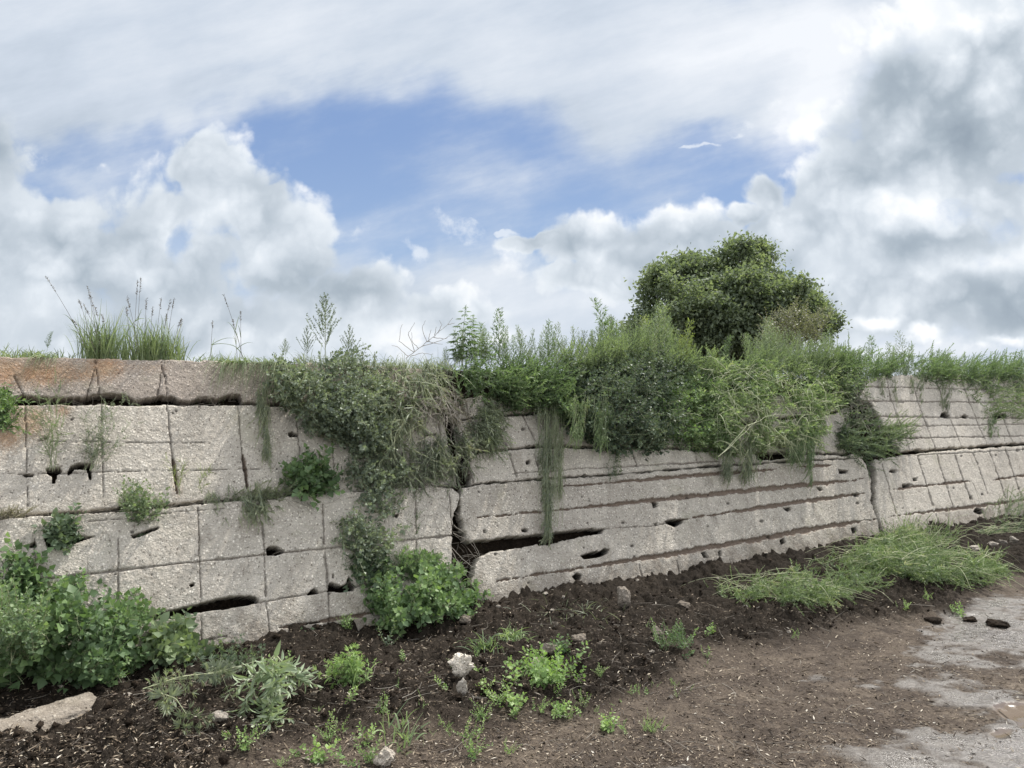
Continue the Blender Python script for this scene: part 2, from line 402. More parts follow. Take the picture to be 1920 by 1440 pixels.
def bump(t, b, h, strength, dist):
    n = t.nodes.new('ShaderNodeBump'); n.inputs['Strength'].default_value = strength; n.inputs['Distance'].default_value = dist
    t.links.new(h.k, n.inputs['Height']); t.links.new(n.outputs[0], b.inputs['Normal'])
def concrete(name, tint=(1, 1, 1)):
    m, t, b, o = newmat(name)
    g = t.nodes.new('ShaderNodeNewGeometry'); pos = g.outputs['Position']
    wp = vm(t, 'ADD', pos, vm(t, 'SCALE', noise(t, pos, 60, 2, .5, out=1), .012))
    v1 = voro(t, wp, 62); vc = voro(t, wp, 62, out='Color')
    v2 = voro(t, wp, 140); vc2 = voro(t, wp, 140, out='Color')
    sepc = t.nodes.new('ShaderNodeSeparateColor'); t.links.new(vc, sepc.inputs[0]); c1 = S(t, sepc.outputs[0]); c1b = S(t, sepc.outputs[1])
    sepd = t.nodes.new('ShaderNodeSeparateColor'); t.links.new(vc2, sepd.inputs[0]); c2 = S(t, sepd.outputs[0])
    bign = noise(t, pos, 1.7, 5, .6); midn = noise(t, pos, 9, 4, .6); fin = noise(t, pos, 150, 3, .6)
    stone = (1.0-v1.sstep(.30, .48))*c1b.sstep(.42, .5)
    st2 = (1.0-v2.sstep(.28, .5))*c2.sstep(.5, .56)
    val = .455 + (bign-.5)*.26 + (midn-.5)*.22 + (fin-.5)*.30 + stone*(c1-.40)*.62 + st2*(c2-.66)*.75
    pit = (voro(t, pos, 38)).sstep(.13, .06)*noise(t, pos, 14, 2).sstep(.5, .6)
    oi = t.nodes.new('ShaderNodeObjectInfo'); val = val + (S(t, oi.outputs['Random'])-.5)*.09
    val = val*(1.0-pit*.75)
    col = ramp(t, val.clamp(), [(0.0, (.045, .04, .035)), (.22, (.19, .175, .155)), (.36, (.35, .325, .292)), (.55, (.55, .52, .475)), (.8, (.80, .77, .71))])
    col = mixc(t, 1.0, col, tint, 'MULTIPLY')
    # dirt washes
    dirt = noise(t, vm(t, 'MULTIPLY', pos, (3.0, 3.0, .9)), 1.6, 5, .65).sstep(.52, .74)
    col = mixc(t, dirt*.42, col, (.21, .18, .145))
    streak = noise(t, vm(t, 'MULTIPLY', pos, (11.0, 11.0, .9)), 1.0, 5, .7).sstep(.50, .72)*noise(t, pos, .9, 3).sstep(.38, .6)
    col = mixc(t, streak*.42, col, (.16, .145, .125))
    sz = t.nodes.new('ShaderNodeSeparateXYZ'); t.links.new(pos, sz.inputs[0]); zz = S(t, sz.outputs[2])
    moss = (noise(t, vm(t, 'ADD', pos, (4, 2, 7)), 2.6, 6, .7).sstep(.54, .72))*.5
    col = mixc(t, moss*.55, col, (.26, .26, .16))
    splash = (1.0-(zz + (midn-.5)*.5 + (fin-.5)*.25).sstep(.02, .36))
    col = mixc(t, splash*.55, col, (.13, .105, .08))
    mk = t.nodes.new('ShaderNodeAttribute'); mk.attribute_name = 'mask'
    sm = t.nodes.new('ShaderNodeSeparateColor'); t.links.new(mk.outputs[0], sm.inputs[0])
    rust, lich, soil = [S(t, sm.outputs[i]) for i in range(3)]
    rn = noise(t, pos, 110, 3, .7)
    col = mixc(t, (rust + (rn-.5)*1.5*rust.sstep(0, .3)).sstep(.25, .62)*.9, col, mixc(t, rn.sstep(.3, .7), (.105, .075, .056), (.20, .150, .115)))
    col = mixc(t, (lich + (rn-.5)*1.1*lich.sstep(0, .25) + (bign-.5)*.8*lich.sstep(0, .2)).sstep(.18, .9)*.6, col, mixc(t, midn.sstep(.35, .65), (.40, .185, .062), (.33, .205, .10)))
    col = mixc(t, soil.clamp(), col, (.030, .025, .021))
    t.links.new(col, b.inputs['Base Color']); b.inputs['Roughness'].default_value = .93; b.inputs['Specular IOR Level'].default_value = .2
    hh = (1.0-v1)*.5*(.4+c1b) + (1.0-v2)*.25 + fin*.5 + midn*.6 - pit*2.0
    bump(t, b, hh, 1.0, .010)
    return m
M_con = concrete('aggregate_concrete', (1.04, 1.02, .975))
M_con_top = concrete('aggregate_concrete_brownish', (.80, .74, .70))
def soilmat(name, c0, c1, c2, wetattr=False):
    m, t, b, o = newmat(name); g = t.nodes.new('ShaderNodeNewGeometry'); pos = g.outputs['Position']
    n1 = noise(t, pos, 45, 6, .7); n2 = noise(t, pos, 4, 4, .6); v = voro(t, pos, 120)
    f = (n1*.8 + (n2-.5)*.6 + .08 + (v-.4)*.25).clamp()
    c = ramp(t, f, [(.25, c0), (.52, c1), (.8, c2)])
    t.links.new(c, b.inputs['Base Color']); b.inputs['Roughness'].default_value = .9; b.inputs['Specular IOR Level'].default_value = .1
    bump(t, b, n1 + (1.0-v)*.4, .9, .012)
    return m
M_soil = soilmat('dark_soil', (.009, .007, .0055), (.024, .018, .013), (.07, .052, .037))
M_rock = concrete('rubble_concrete', (1.05, 1.03, 1.0))
M_white = concrete('white_stone', (1.9, 1.85, 1.75))
M_kerb = concrete('kerb_concrete', (.80, .76, .71))
M_rockd = concrete('dusty_rubble', (.62, .58, .54))

# ------------------------------------------------------------------ concrete slabs
def slab(name, poly, off, res, vlines=(), hlines=(), rust=(), holes=(), soft=(), lich=(), label='', seed=1, mat=None, tilt=0.0, pits=0, edge=3.0):
    pp = np.array(poly, float); W = onwall(pp[:, 0], pp[:, 1], off)
    s, t = wst(W); s0, s1, t0, t1 = s.min()-.05, s.max()+.05, t.min()-.05, t.max()+.05
    ns = int((s1-s0)/res)+2; ntt = int((t1-t0)/res)+2
    ss, tt = np.meshgrid(np.linspace(s0, s1, ns), np.linspace(t0, t1, ntt))
    P = B0 + NN*off + ss[..., None]*D + tt[..., None]*UP
    x, y = proj(P)
    f = P[..., 1]; pxm = FPX/np.maximum(f, 1)                     # pixels per metre
    jx = fbm(ss*9, tt*9, seed, 4)*2.6 + fbm(ss*45, tt*45, seed+5, 2)*1.5
    jy = fbm(ss*9, tt*9, seed+50, 4)*2.6 + fbm(ss*45, tt*45, seed+55, 2)*1.5
    xj, yj = x+jx, y+jy
    sd = sdist(xj, yj, poly)
    depth = fbm(ss*1.1, tt*1.1, seed+9, 3)*.012 + fbm(ss*7, tt*7, seed+3, 3)*.0045 + fbm(ss*40, tt*40, seed+4, 3)*.0035
    depth += tilt*(tt-t0)
    rustm = np.zeros(x.shape); lichm = np.zeros(x.shape); soilm = np.zeros(x.shape)
    # rounded, chipped edge
    e = np.clip(1-sd/edge, 0, 1); depth -= .014*e**2
    xg, yg = x+jx*.6, y+jy*.6
    # far from any edge the gaps are as wide in metres as they are traced
    chip = 1+2.2*sst(fbm(ss*13, tt*13, seed+71, 4), .12, .55)
    for ln in vlines:
        pts, wd = (ln[0], ln[1]) if isinstance(ln[0], (list, tuple)) and isinstance(ln[0][0], (list, tuple)) else (ln, 1.7)
        d, k = segdist(xg, yg, pts); br = .55+.45*vn(k*9+seed, k*0, seed+7)
        g = np.clip(1-d/(wd*br*.8*chip+.25), 0, 1); depth -= .012*np.minimum(1, g*1.6); soilm = np.maximum(soilm, sst(g, .1, .6)*.55)
        rustm = np.maximum(rustm, np.clip(1-d/(wd*2.6), 0, 1)*.42*br)
    for pts, wd in hlines:
        d, k = segdist(xg, yg, pts); br = .5+.5*vn(k*7+seed, k*0+3, seed+8)
        g = np.clip(1-d/(wd*br*.75*chip+.25), 0, 1); depth -= .014*np.minimum(1, g*1.6); soilm = np.maximum(soilm, sst(g, .1, .7)*.5)
        rustm = np.maximum(rustm, np.clip(1-d/(wd*2.4), 0, 1)*.5*br)
    for pts, wd in rust:
        d, k = segdist(xj*.5+xg*.5, yj*.6+yg*.4, pts); br = .35+.9*sst(vn(k*5+seed, k*0+1, seed+2), .1, .8)
        br = br*sst(k, -.02, .12)*sst(1-k, -.02, .1)
        wl = wd*(br+.9*fbm(ss*24, tt*24, seed+31, 4))*.68+.3; wl = np.maximum(wl, .3); g = np.clip(1-d/wl, 0, 1)
        depth -= .022*np.minimum(1, g*1.8)*sst(g, 0, .3); rustm = np.maximum(rustm, np.clip(1.25-d/wl, 0, 1))
        # stain running down just below
        rustm = np.maximum(rustm, np.clip(1-d/(wl*2.5), 0, 1)*.34)
    hole = np.zeros(x.shape, bool)
    for h in holes:
        sdh = sdist(x+jx*.55, y+jy*.55, h)
        depth -= .06*sst(sdh, -.5, 1.3); hole |= sdh > 1.1; soilm = np.maximum(soilm, sst(sdh, -.2, .9)*.95)
    for (hx, hy, rx, ry) in soft:
        d = np.hypot((x+jx-hx)/rx, (y+jy-hy)/ry); depth -= .05*(1-sst(d, .4, 1.0)); soilm = np.maximum(soilm, (1-sst(d, .5, 1.0))*.9); hole |= d < .3
    rr = np.random.default_rng(seed)
    for _ in range(pits):
        i = rr.integers(0, len(pp)); a = rr.random(3); 
        hx = pp[:, 0].min()+a[0]*(min(pp[:, 0].max(), 1950)-pp[:, 0].min()); hy = pp[:, 1].min()+a[1]*(pp[:, 1].max()-pp[:, 1].min()); rx = .9+a[2]**3*3.2
        d = np.hypot((x+jx*.5-hx)/rx/1.3, (y+jy*.5-hy)/rx); depth -= .012*(1-sst(d, .4, 1.0)); soilm = np.maximum(soilm, (1-sst(d, .5, 1.0))*.75)
    for (hx, hy, rx, ry, wt) in lich:
        lichm = np.maximum(lichm, wt*np.clip(1-np.hypot((x-hx)/rx, (y-hy)/ry), 0, 1)**.7)
    keep = (sd > 0) & ~hole
    Pd = P + NN[None, None]*depth[..., None]
    idx = np.arange(ns*ntt).reshape(ntt, ns)
    a, b_, c, d_ = keep[:-1, :-1], keep[:-1, 1:], keep[1:, 1:], keep[1:, :-1]
    q = a & b_ & c & d_
    F = np.stack([idx[:-1, :-1][q], idx[:-1, 1:][q], idx[1:, 1:][q], idx[1:, :-1][q]], -1)
    used = np.unique(F); remap = -np.ones(ns*ntt, int); remap[used] = np.arange(len(used))
    V0 = Pd.reshape(-1, 3)[used]; F = remap[F]
    mask = np.stack([rustm, lichm, soilm], -1).reshape(-1, 3)[used]
    # rim: extrude the border backwards for thickness
    E = np.concatenate([F[:, [0, 1]], F[:, [1, 2]], F[:, [2, 3]], F[:, [3, 0]]]); key = np.sort(E, 1); kk = key[:, 0].astype(np.int64)*len(used)+key[:, 1]
    u_, inv, cnt = np.unique(kk, return_inverse=True, return_counts=True); bE = E[cnt[inv] == 1]
    bv = np.unique(bE); rm = -np.ones(len(used), int); rm[bv] = np.arange(len(bv))
    V1 = V0[bv]-NN*.03 + RNG.normal(0, .0015, (len(bv), 3)); V2 = V0[bv]-NN*.10
    n0 = len(V0); n1 = n0+len(bv)
    A, B = bE[:, 0], bE[:, 1]
    G1 = np.stack([B, A, n0+rm[A], n0+rm[B]], -1); G2 = np.stack([n0+rm[B], n0+rm[A], n1+rm[A], n1+rm[B]], -1)
    mb = mask[bv].copy(); mb2 = mb.copy(); mb2[:, 2] = np.maximum(mb2[:, 2], .6)
    me = mesh_np(name, np.concatenate([V0, V1, V2]), [F, G1, G2], mat or M_con, False, {'mask': np.concatenate([mask, mb, mb2])})
    o = obj(name, me); tag(o, label, 'concrete slab', 'leaning concrete slabs of the pit wall')
    return o

SL = [
 dict(poly=[(-420, 658), (0, 667), (120, 669), (480, 678), (700, 684), (812, 690), (826, 752), (700, 757), (455, 756), (448, 741), (430, 741), (412, 747), (384, 745), (352, 752), (335, 750), (322, 744), (300, 743), (280, 749), (250, 751), (232, 741), (210, 738), (170, 739), (155, 746), (120, 747), (60, 744), (40, 741), (30, 748), (0, 751), (-420, 752)],
      off=.0, vlines=[[(178, 678), (182, 705), (186, 742)], [(178, 690), (170, 715), (162, 742)], [(304, 686), (309, 705), (313, 742)], [(304, 690), (299, 720), (295, 744)], [(27, 705), (45, 742)], [(640, 690), (650, 752)]],
      lich=[(60, 700, 170, 38, .95), (190, 690, 60, 40, .9), (10, 690, 90, 40, .9), (280, 690, 60, 18, .5), (-150, 700, 200, 60, .8)], mat=M_con_top, pits=10,
      label='topmost brownish slab at the left end under the tall grass'),
 dict(poly=[(-420, 757), (0, 758), (450, 759), (700, 763), (820, 768), (834, 800), (846, 850), (858, 910), (700, 921), (565, 927), (450, 935), (330, 944), (250, 950), (150, 958), (0, 967), (-420, 990)],
      off=.0, vlines=[([(46, 758), (50, 850), (52, 945)], 2.2), ([(190, 760), (191, 850), (193, 930)], 2.0), ([(313, 758), (321, 840), (331, 922)], 2.6), ([(446, 762), (454, 850), (463, 912)], 2.4), ([(557, 790), (563, 850), (569, 890)], 2.0), ([(622, 790), (628, 900)], 1.5), ([(818, 775), (836, 868)], 2.0), ([(755, 830), (762, 905)], 1.5)],
      hlines=[([(0, 889), (60, 888), (200, 885), (560, 878)], 1.0), ([(40, 826), (400, 832)], .7)],
      rust=[([(324, 860), (332, 925)], 5), ([(454, 838), (465, 918)], 5)],
      holes=[[(86, 877), (112, 876), (116, 884), (106, 890), (103, 906), (98, 905), (97, 892), (88, 888)], [(126, 885), (132, 873), (150, 867), (170, 868), (176, 874), (170, 879), (171, 900), (167, 899), (163, 880), (140, 879), (129, 890)],
             [(541, 812), (548, 809), (558, 813), (559, 818), (544, 820)], [(42, 889), (64, 888), (62, 893), (46, 893)], [(795, 814), (819, 813), (818, 817), (797, 817)]],
      lich=[(60, 790, 90, 50, .75), (10, 820, 60, 40, .8), (118, 770, 40, 26, .7), (330, 915, 22, 40, .45), (-100, 830, 140, 90, .8)], pits=34, label='large left slab with vertical rusty joints below the long black gap'),
 dict(poly=[(-420, 1002), (0, 973), (60, 967), (160, 962), (250, 955), (330, 950), (390, 943), (500, 937), (565, 926), (700, 918), (800, 911), (850, 913), (862, 925), (862, 938), (852, 962), (849, 985), (850, 1027), (847, 1067), (836, 1078), (850, 1110), (870, 1160), (700, 1195), (380, 1262), (200, 1310), (-420, 1520)],
      off=.055, vlines=[([(65, 1008), (68, 1140)], 3), ([(222, 1010), (222, 1062)], 2.4), ([(222, 1065), (222, 1150)], 1.4), ([(371, 952), (374, 1050), (376, 1130), (379, 1222)], 2.0), ([(493, 985), (496, 1040), (499, 1118)], 1.8), ([(499, 1128), (505, 1182)], 1.2), ([(605, 945), (609, 1020)], 2.2), ([(610, 1035), (616, 1105), (620, 1192)], 2.2), ([(780, 935), (780, 1000)], 1.6), ([(843, 925), (847, 985)], 2.2), ([(700, 1010), (704, 1090)], 1.5), ([(780, 1010), (784, 1080)], 1.5)],
      hlines=[([(-300, 1130), (0, 1098), (60, 1088), (230, 1069), (400, 1050), (623, 1027), (850, 1003)], 2.4), ([(485, 1130), (560, 1117), (640, 1104), (850, 1072)], 2.2), ([(340, 1208), (425, 1193)], 2), ([(100, 1180), (290, 1157)], 2), ([(165, 977), (250, 970), (330, 960), (480, 951)], .9)],
      rust=[([(520, 1178), (560, 1171), (600, 1165), (700, 1149)], 4.5)],
      holes=[[(281, 1161), (300, 1147), (330, 1141), (370, 1132), (400, 1124), (430, 1118), (470, 1116), (484, 1122), (486, 1130), (460, 1135), (430, 1141), (400, 1144), (350, 1152), (342, 1160), (325, 1159), (300, 1160)],
             [(498, 1030), (504, 1024), (518, 1024), (534, 1032), (530, 1037), (518, 1041), (502, 1041)], [(354, 1096), (364, 1092), (365, 1098), (358, 1102)], [(577, 1116), (584, 1106), (590, 1102), (600, 1113)],
             [(616, 1109), (619, 1092), (628, 1094), (640, 1098), (650, 1094), (655, 1079), (660, 1092), (667, 1098), (664, 1107), (640, 1110)], [(623, 1083), (625, 1073), (627, 1083)],
             [(84, 1012), (88, 996), (110, 995), (140, 1004), (178, 1005), (150, 1015), (110, 1028), (90, 1028)], [(246, 1003), (270, 996), (297, 987), (298, 991), (270, 1003), (250, 1009)], [(52, 1023), (66, 1014), (70, 1026), (58, 1027)], [(737, 965), (750, 963), (745, 972)]],
      pits=70, label='big lower left slab with a long black slit and square joints'),
 dict(poly=[(842, 752), (880, 745), (905, 741), (950, 746), (1050, 752), (1250, 752), (1420, 740), (1560, 745), (1572, 770), (1400, 790), (1200, 782), (1010, 772), (940, 775), (935, 781), (890, 783), (856, 786), (846, 770)],
      off=.0, vlines=[[(875, 750), (880, 783)]], pits=6, label='small broken slab fragment just under the hanging weeds, right of the wall split'),
 dict(poly=[(855, 790), (890, 785), (940, 780), (1010, 776), (1200, 787), (1400, 795), (1565, 775), (1592, 760), (1598, 800), (1570, 812), (1588, 850), (1400, 846), (1200, 836), (1013, 835), (940, 842), (872, 850), (862, 815)],
      off=.01, vlines=[([(924, 786), (950, 836)], 2.6), ([(980, 778), (1004, 826)], 2.6), ([(1060, 780), (1080, 830)], 2)], pits=14, label='upper middle slab with slanting joints beside the wall split'),
 dict(poly=[(875, 857), (905, 849), (960, 843), (1013, 840), (1200, 840), (1400, 850), (1590, 854), (1600, 850), (1625, 858), (1560, 860), (1350, 872), (1180, 886), (1020, 896), (960, 902), (930, 903), (885, 908), (880, 880)],
      off=.01, vlines=[([(876, 858), (888, 905)], 2.4), ([(955, 850), (968, 893)], 2.4), ([(1001, 850), (1012, 890)], 2.2), ([(1185, 842), (1196, 872)], 2), ([(1305, 855), (1310, 870)], 1.5)],
      hlines=[([(960, 889), (1100, 878), (1350, 865)], 2.2)], holes=[[(1416, 850), (1450, 847), (1478, 846), (1480, 858), (1450, 863), (1420, 862)]], soft=[(990, 867, 6, 6)], pits=16, label='narrow middle slab strip under the hanging green curtain'),
 dict(poly=[(866, 914), (900, 909), (960, 903), (1100, 893), (1250, 882), (1442, 868), (1560, 862), (1618, 858), (1624, 866), (1636, 898), (1634, 941), (1646, 971), (1652, 1000), (1640, 1030), (1560, 1050), (1480, 1066), (1400, 1085), (1250, 1108), (1150, 1128), (1080, 1132), (1060, 1128), (1030, 1124), (980, 1124), (960, 1140), (900, 1150), (880, 1140),
            (884, 1121), (897, 1117), (893, 1107), (880, 1097), (888, 1073), (890, 1060), (897, 1043), (920, 1034), (943, 1031), (975, 1027), (1010, 1019), (1030, 1021), (1060, 1012), (1100, 1004), (1130, 999), (1135, 992), (1110, 991), (1033, 1000), (990, 1004), (943, 1008), (880, 1016), (874, 1010), (871, 985), (865, 965), (864, 940)],
      off=.045, vlines=[([(1200, 1058), (1207, 1092)], 2), ([(1270, 1050), (1276, 1082)], 2), ([(1010, 1000), (1012, 1022)], 1), ([(1010, 1110), (1016, 1130)], 1.2)],
      hlines=[([(1135, 992), (1230, 985), (1290, 973)], 1.2), ([(1265, 1103), (1400, 1078), (1480, 1064), (1600, 1035)], 3.0)],
      rust=[([(1030, 914), (1100, 908), (1200, 900), (1330, 889), (1465, 879)], 4.5), ([(880, 972), (950, 965), (1100, 951), (1350, 925), (1622, 898)], 6.0), ([(1270, 975), (1350, 963), (1500, 941), (1622, 925)], 5.0), ([(890, 1095), (1000, 1079), (1100, 1064), (1300, 1031), (1420, 1011), (1560, 985), (1650, 972)], 6.5), ([(990, 1113), (1030, 1111)], 3), ([(1490, 876), (1560, 872)], 3)],
      holes=[[(1223, 943), (1229, 940), (1236, 944), (1235, 951), (1225, 952)], [(1246, 976), (1262, 974), (1283, 973), (1281, 981), (1266, 988), (1254, 983)], [(1224, 981), (1233, 980), (1232, 985)], [(1572, 880), (1591, 881), (1590, 886), (1573, 889)], [(1530, 914), (1540, 914), (1543, 919), (1536, 922)],
             [(1467, 953), (1482, 951), (1484, 956), (1476, 960)], [(1398, 1060), (1404, 1051), (1414, 1049), (1422, 1062), (1420, 1071), (1400, 1067)], [(1463, 1013), (1470, 1009), (1474, 1018), (1466, 1022)], [(1315, 1036), (1324, 1034), (1330, 1046), (1320, 1045)], [(1348, 1033), (1353, 1032), (1354, 1043), (1349, 1043)],
             [(1595, 991), (1604, 988), (1608, 996), (1600, 1001)], [(1088, 1042), (1103, 1037), (1120, 1031), (1123, 1034), (1134, 1027), (1144, 1029), (1140, 1038), (1118, 1046), (1095, 1048)], [(1073, 1082), (1080, 1075), (1092, 1078), (1090, 1085), (1082, 1091)],
             [(1103, 1118), (1115, 1114), (1118, 1119)], [(1123, 1107), (1130, 1110), (1132, 1122)], [(1186, 1101), (1194, 1102), (1192, 1108)]],
      soft=[(1607, 928, 8, 4), (985, 995, 9, 4)], pits=90, label='huge middle slab crossed by long rust streaks with an open crack at its left end'),
 dict(poly=[(1622, 712), (1664, 702), (1750, 703), (1920, 700), (2400, 692), (2400, 800), (1920, 830), (1800, 838), (1690, 846), (1668, 825), (1655, 800), (1646, 778), (1634, 755), (1606, 752), (1620, 728)],
      off=.02, vlines=[([(1660+i*47, 704), (1672+i*47+i*1.5, 752), (1684+i*47+i*2.2, 785), (1706+i*47+i*3, 843)], 1.5) for i in range(0, 9)],
      hlines=[([(1622, 725), (1920, 732), (2400, 735)], 1.5), ([(1605, 752), (1920, 755), (2400, 752)], 2.2), ([(1647, 781), (1920, 784), (2400, 780)], 2.4), ([(1660, 801), (1715, 799), (2400, 785)], 1.5), ([(1690, 822), (1920, 817), (2400, 800)], 2.0)],
      holes=[[(1763, 781), (1766, 774), (1774, 771), (1784, 779), (1780, 784)], [(1803, 783), (1808, 776), (1817, 780), (1812, 786)], [(1861, 777), (1889, 775), (1888, 783), (1862, 784)]], pits=14, label='upper right slab with narrow horizontal bands under the weeds'),
 dict(poly=[(1640, 862), (1690, 853), (1800, 843), (1920, 835), (2400, 800), (2400, 920), (1920, 1000), (1800, 1010), (1700, 1020), (1660, 1030), (1656, 1000), (1650, 970), (1642, 930), (1644, 900)],
      off=.05, vlines=[([(1655, 870), (1668, 915), (1681, 962)], 2), ([(1721, 855), (1735, 900), (1749, 945)], 2.2), ([(1757, 853), (1773, 905), (1788, 950)], 2.2), ([(1789, 851), (1803, 890), (1818, 928)], 2), ([(1825, 849), (1840, 890), (1852, 925)], 2), ([(1856, 847), (1872, 890), (1886, 932)], 2), ([(1886, 843), (1902, 890), (1916, 932)], 2)] + [([(1755, 965), (1762, 985)], 2), ([(1930, 845), (1960, 930)], 2), ([(1975, 840), (2005, 925)], 2)],
      hlines=[([(1660, 857), (1920, 843), (2400, 806)], 1.3)],
      rust=[([(1672, 918), (1720, 912), (1818, 902)], 3.6), ([(1860, 900), (1930, 890)], 3), ([(1664, 969), (1760, 957), (1920, 938), (2300, 890)], 4.2)],
      holes=[[(1711, 897), (1721, 896), (1720, 902), (1712, 902)], [(1817, 930), (1824, 929), (1825, 936), (1819, 936)], [(1824, 957), (1832, 952), (1843, 953), (1846, 961), (1838, 965), (1828, 962)]], soft=[(1675, 883, 9, 4), (1700, 910, 11, 4)], pits=34,
      label='lower right slab with close slanting joints beyond the leaning crack'),
]
for i, s_ in enumerate(SL):
    res = .0062 if i < 7 else .0095
    if i in (0, 1): res = .007
    if i == 6: res = .0075
    slab('concrete_slab', seed=i*13+3, res=res, **s_)

# ------------------------------------------------------------------ earth bank behind the slabs
def build_bank():
    s = np.arange(-4.5, 24, .05); prof = []
    for t in np.arange(-.1, 2.05, .05): prof.append(('w', t))
    for n in list(np.arange(.05, 1.5, .1))+list(np.arange(1.5, 5, .4)): prof.append(('t', n))
    prof += [('d', 6.5), ('d', 8)]
    rows = []
    for k, v in prof:
        if k == 'w': P = B0-NN*.16+s[:, None]*D+v*UP; P = P+NN*(fbm(s*3, s*0+v*3, 4)*.05+fbm(s*14, s*0+v*14, 5)*.03)[:, None]
        elif k == 't':
            P = B0+s[:, None]*D+((ZT-.15)*math.tan(LEAN)+.07+v)*BK; P[:, 2] = ZT-.15+.10*sst(s, 1.2, 1.9)*(1-sst(s, 8.0, 8.8))+fbm(s*1.4, s*0+v*1.4, 6)*.06+fbm(s*8, s*0+v*8, 7)*.03+min(v, 1.5)*.03
        else:
            P = B0+s[:, None]*D+(ZT*math.tan(LEAN)+v)*BK; P[:, 2] = .9 if v == 6.5 else -.1
        rows.append(P)
    V = np.stack(rows); a, b = V.shape[:2]; idx = np.arange(a*b).reshape(a, b)
    F = np.stack([idx[:-1, :-1], idx[:-1, 1:], idx[1:, 1:], idx[1:, :-1]], -1).reshape(-1, 4)
    o = obj('earth_bank', mesh_np('earth_bank', V.reshape(-1, 3), [F], M_soil, True)); o['kind'] = 'structure'; o['label'] = 'dark earth bank behind the concrete slabs'
build_bank()

# ------------------------------------------------------------------ ground
DARKZ = [(-600, 900), (-600, 1900), (300, 1560), (520, 1400), (640, 1375), (860, 1360), (960, 1345), (1150, 1320), (1240, 1262), (1330, 1232), (1480, 1196), (1620, 1176), (1760, 1166), (1800, 1140), (1860, 1110), (1990, 1060), (2300, 1000), (2300, 700), (-600, 700)]
PUDDLE = [(1868, 1322), (1890, 1312), (1930, 1308), (2010, 1315), (2030, 1345), (1960, 1362), (1915, 1360), (1896, 1345)]
PUD2 = [(1850, 1372), (1875, 1362), (1896, 1364), (1888, 1376), (1866, 1380)]
def ground_h(X, Y):
    q = np.stack([X, Y, 0*X], -1)-B0; n = -(q@BK)            # metres in front of the wall foot
    s = q@D; x, y = proj(np.stack([X, Y, 0*X], -1))
    infr = np.clip(1-np.maximum(np.abs(X-2)-9, 0)/3, 0, 1)*np.clip(1-np.maximum(np.abs(Y-6)-6, 0)/3, 0, 1)
    sd = sdist(x + fbm(X*2.2, Y*2.2, 31, 4)*60, y + fbm(X*2.2+9, Y*2.2, 32, 4)*34, DARKZ)
    dk = sst(sd, -14, 26)*(n > -1)
    h = dk*(.035 + fbm(X*2.1, Y*2.1, 21, 3)*.055 + np.abs(fbm(X*9, Y*9, 22, 3))*.085 + np.abs(fbm(X*26, Y*26, 23, 3))*.036 + fbm(X*80, Y*80, 24, 2)*.010)
    h += (1-dk)*(fbm(X*1.0, Y*1.3, 25, 3)*.022 + np.abs(fbm(X*7, Y*7, 26, 4))*.014*sst(fbm(X*.9, Y*.9, 29, 2), -.35, .3) + fbm(X*45, Y*45, 27, 3)*.0055)
    h += .05*sst(-n, -.35, 0.0)*dk
    h = h*infr - .02
    pd = np.maximum(sdist(x+fbm(X*8, Y*8, 5)*16, y+fbm(X*8, Y*8, 6)*8, PUDDLE), sdist(x+fbm(X*8, Y*8, 5)*12, y+fbm(X*8, Y*8, 6)*6, PUD2))
    h = h*(1-sst(pd, -30, -3)) + (-.014)*sst(pd, -30, -3) - .02*sst(pd, -6, 12)
    h = np.where(n < -.25, -.12, h)
    return h, dk, pd, n, x, y
def gz(x, y): 
    return float(ground_h(np.array([x]), np.array([y]))[0][0])
def ggx(px, py):
    P = onground(px, py); 
    for _ in range(3): z = gz(P[0], P[1]); P = onground(px, py, z)
    return P
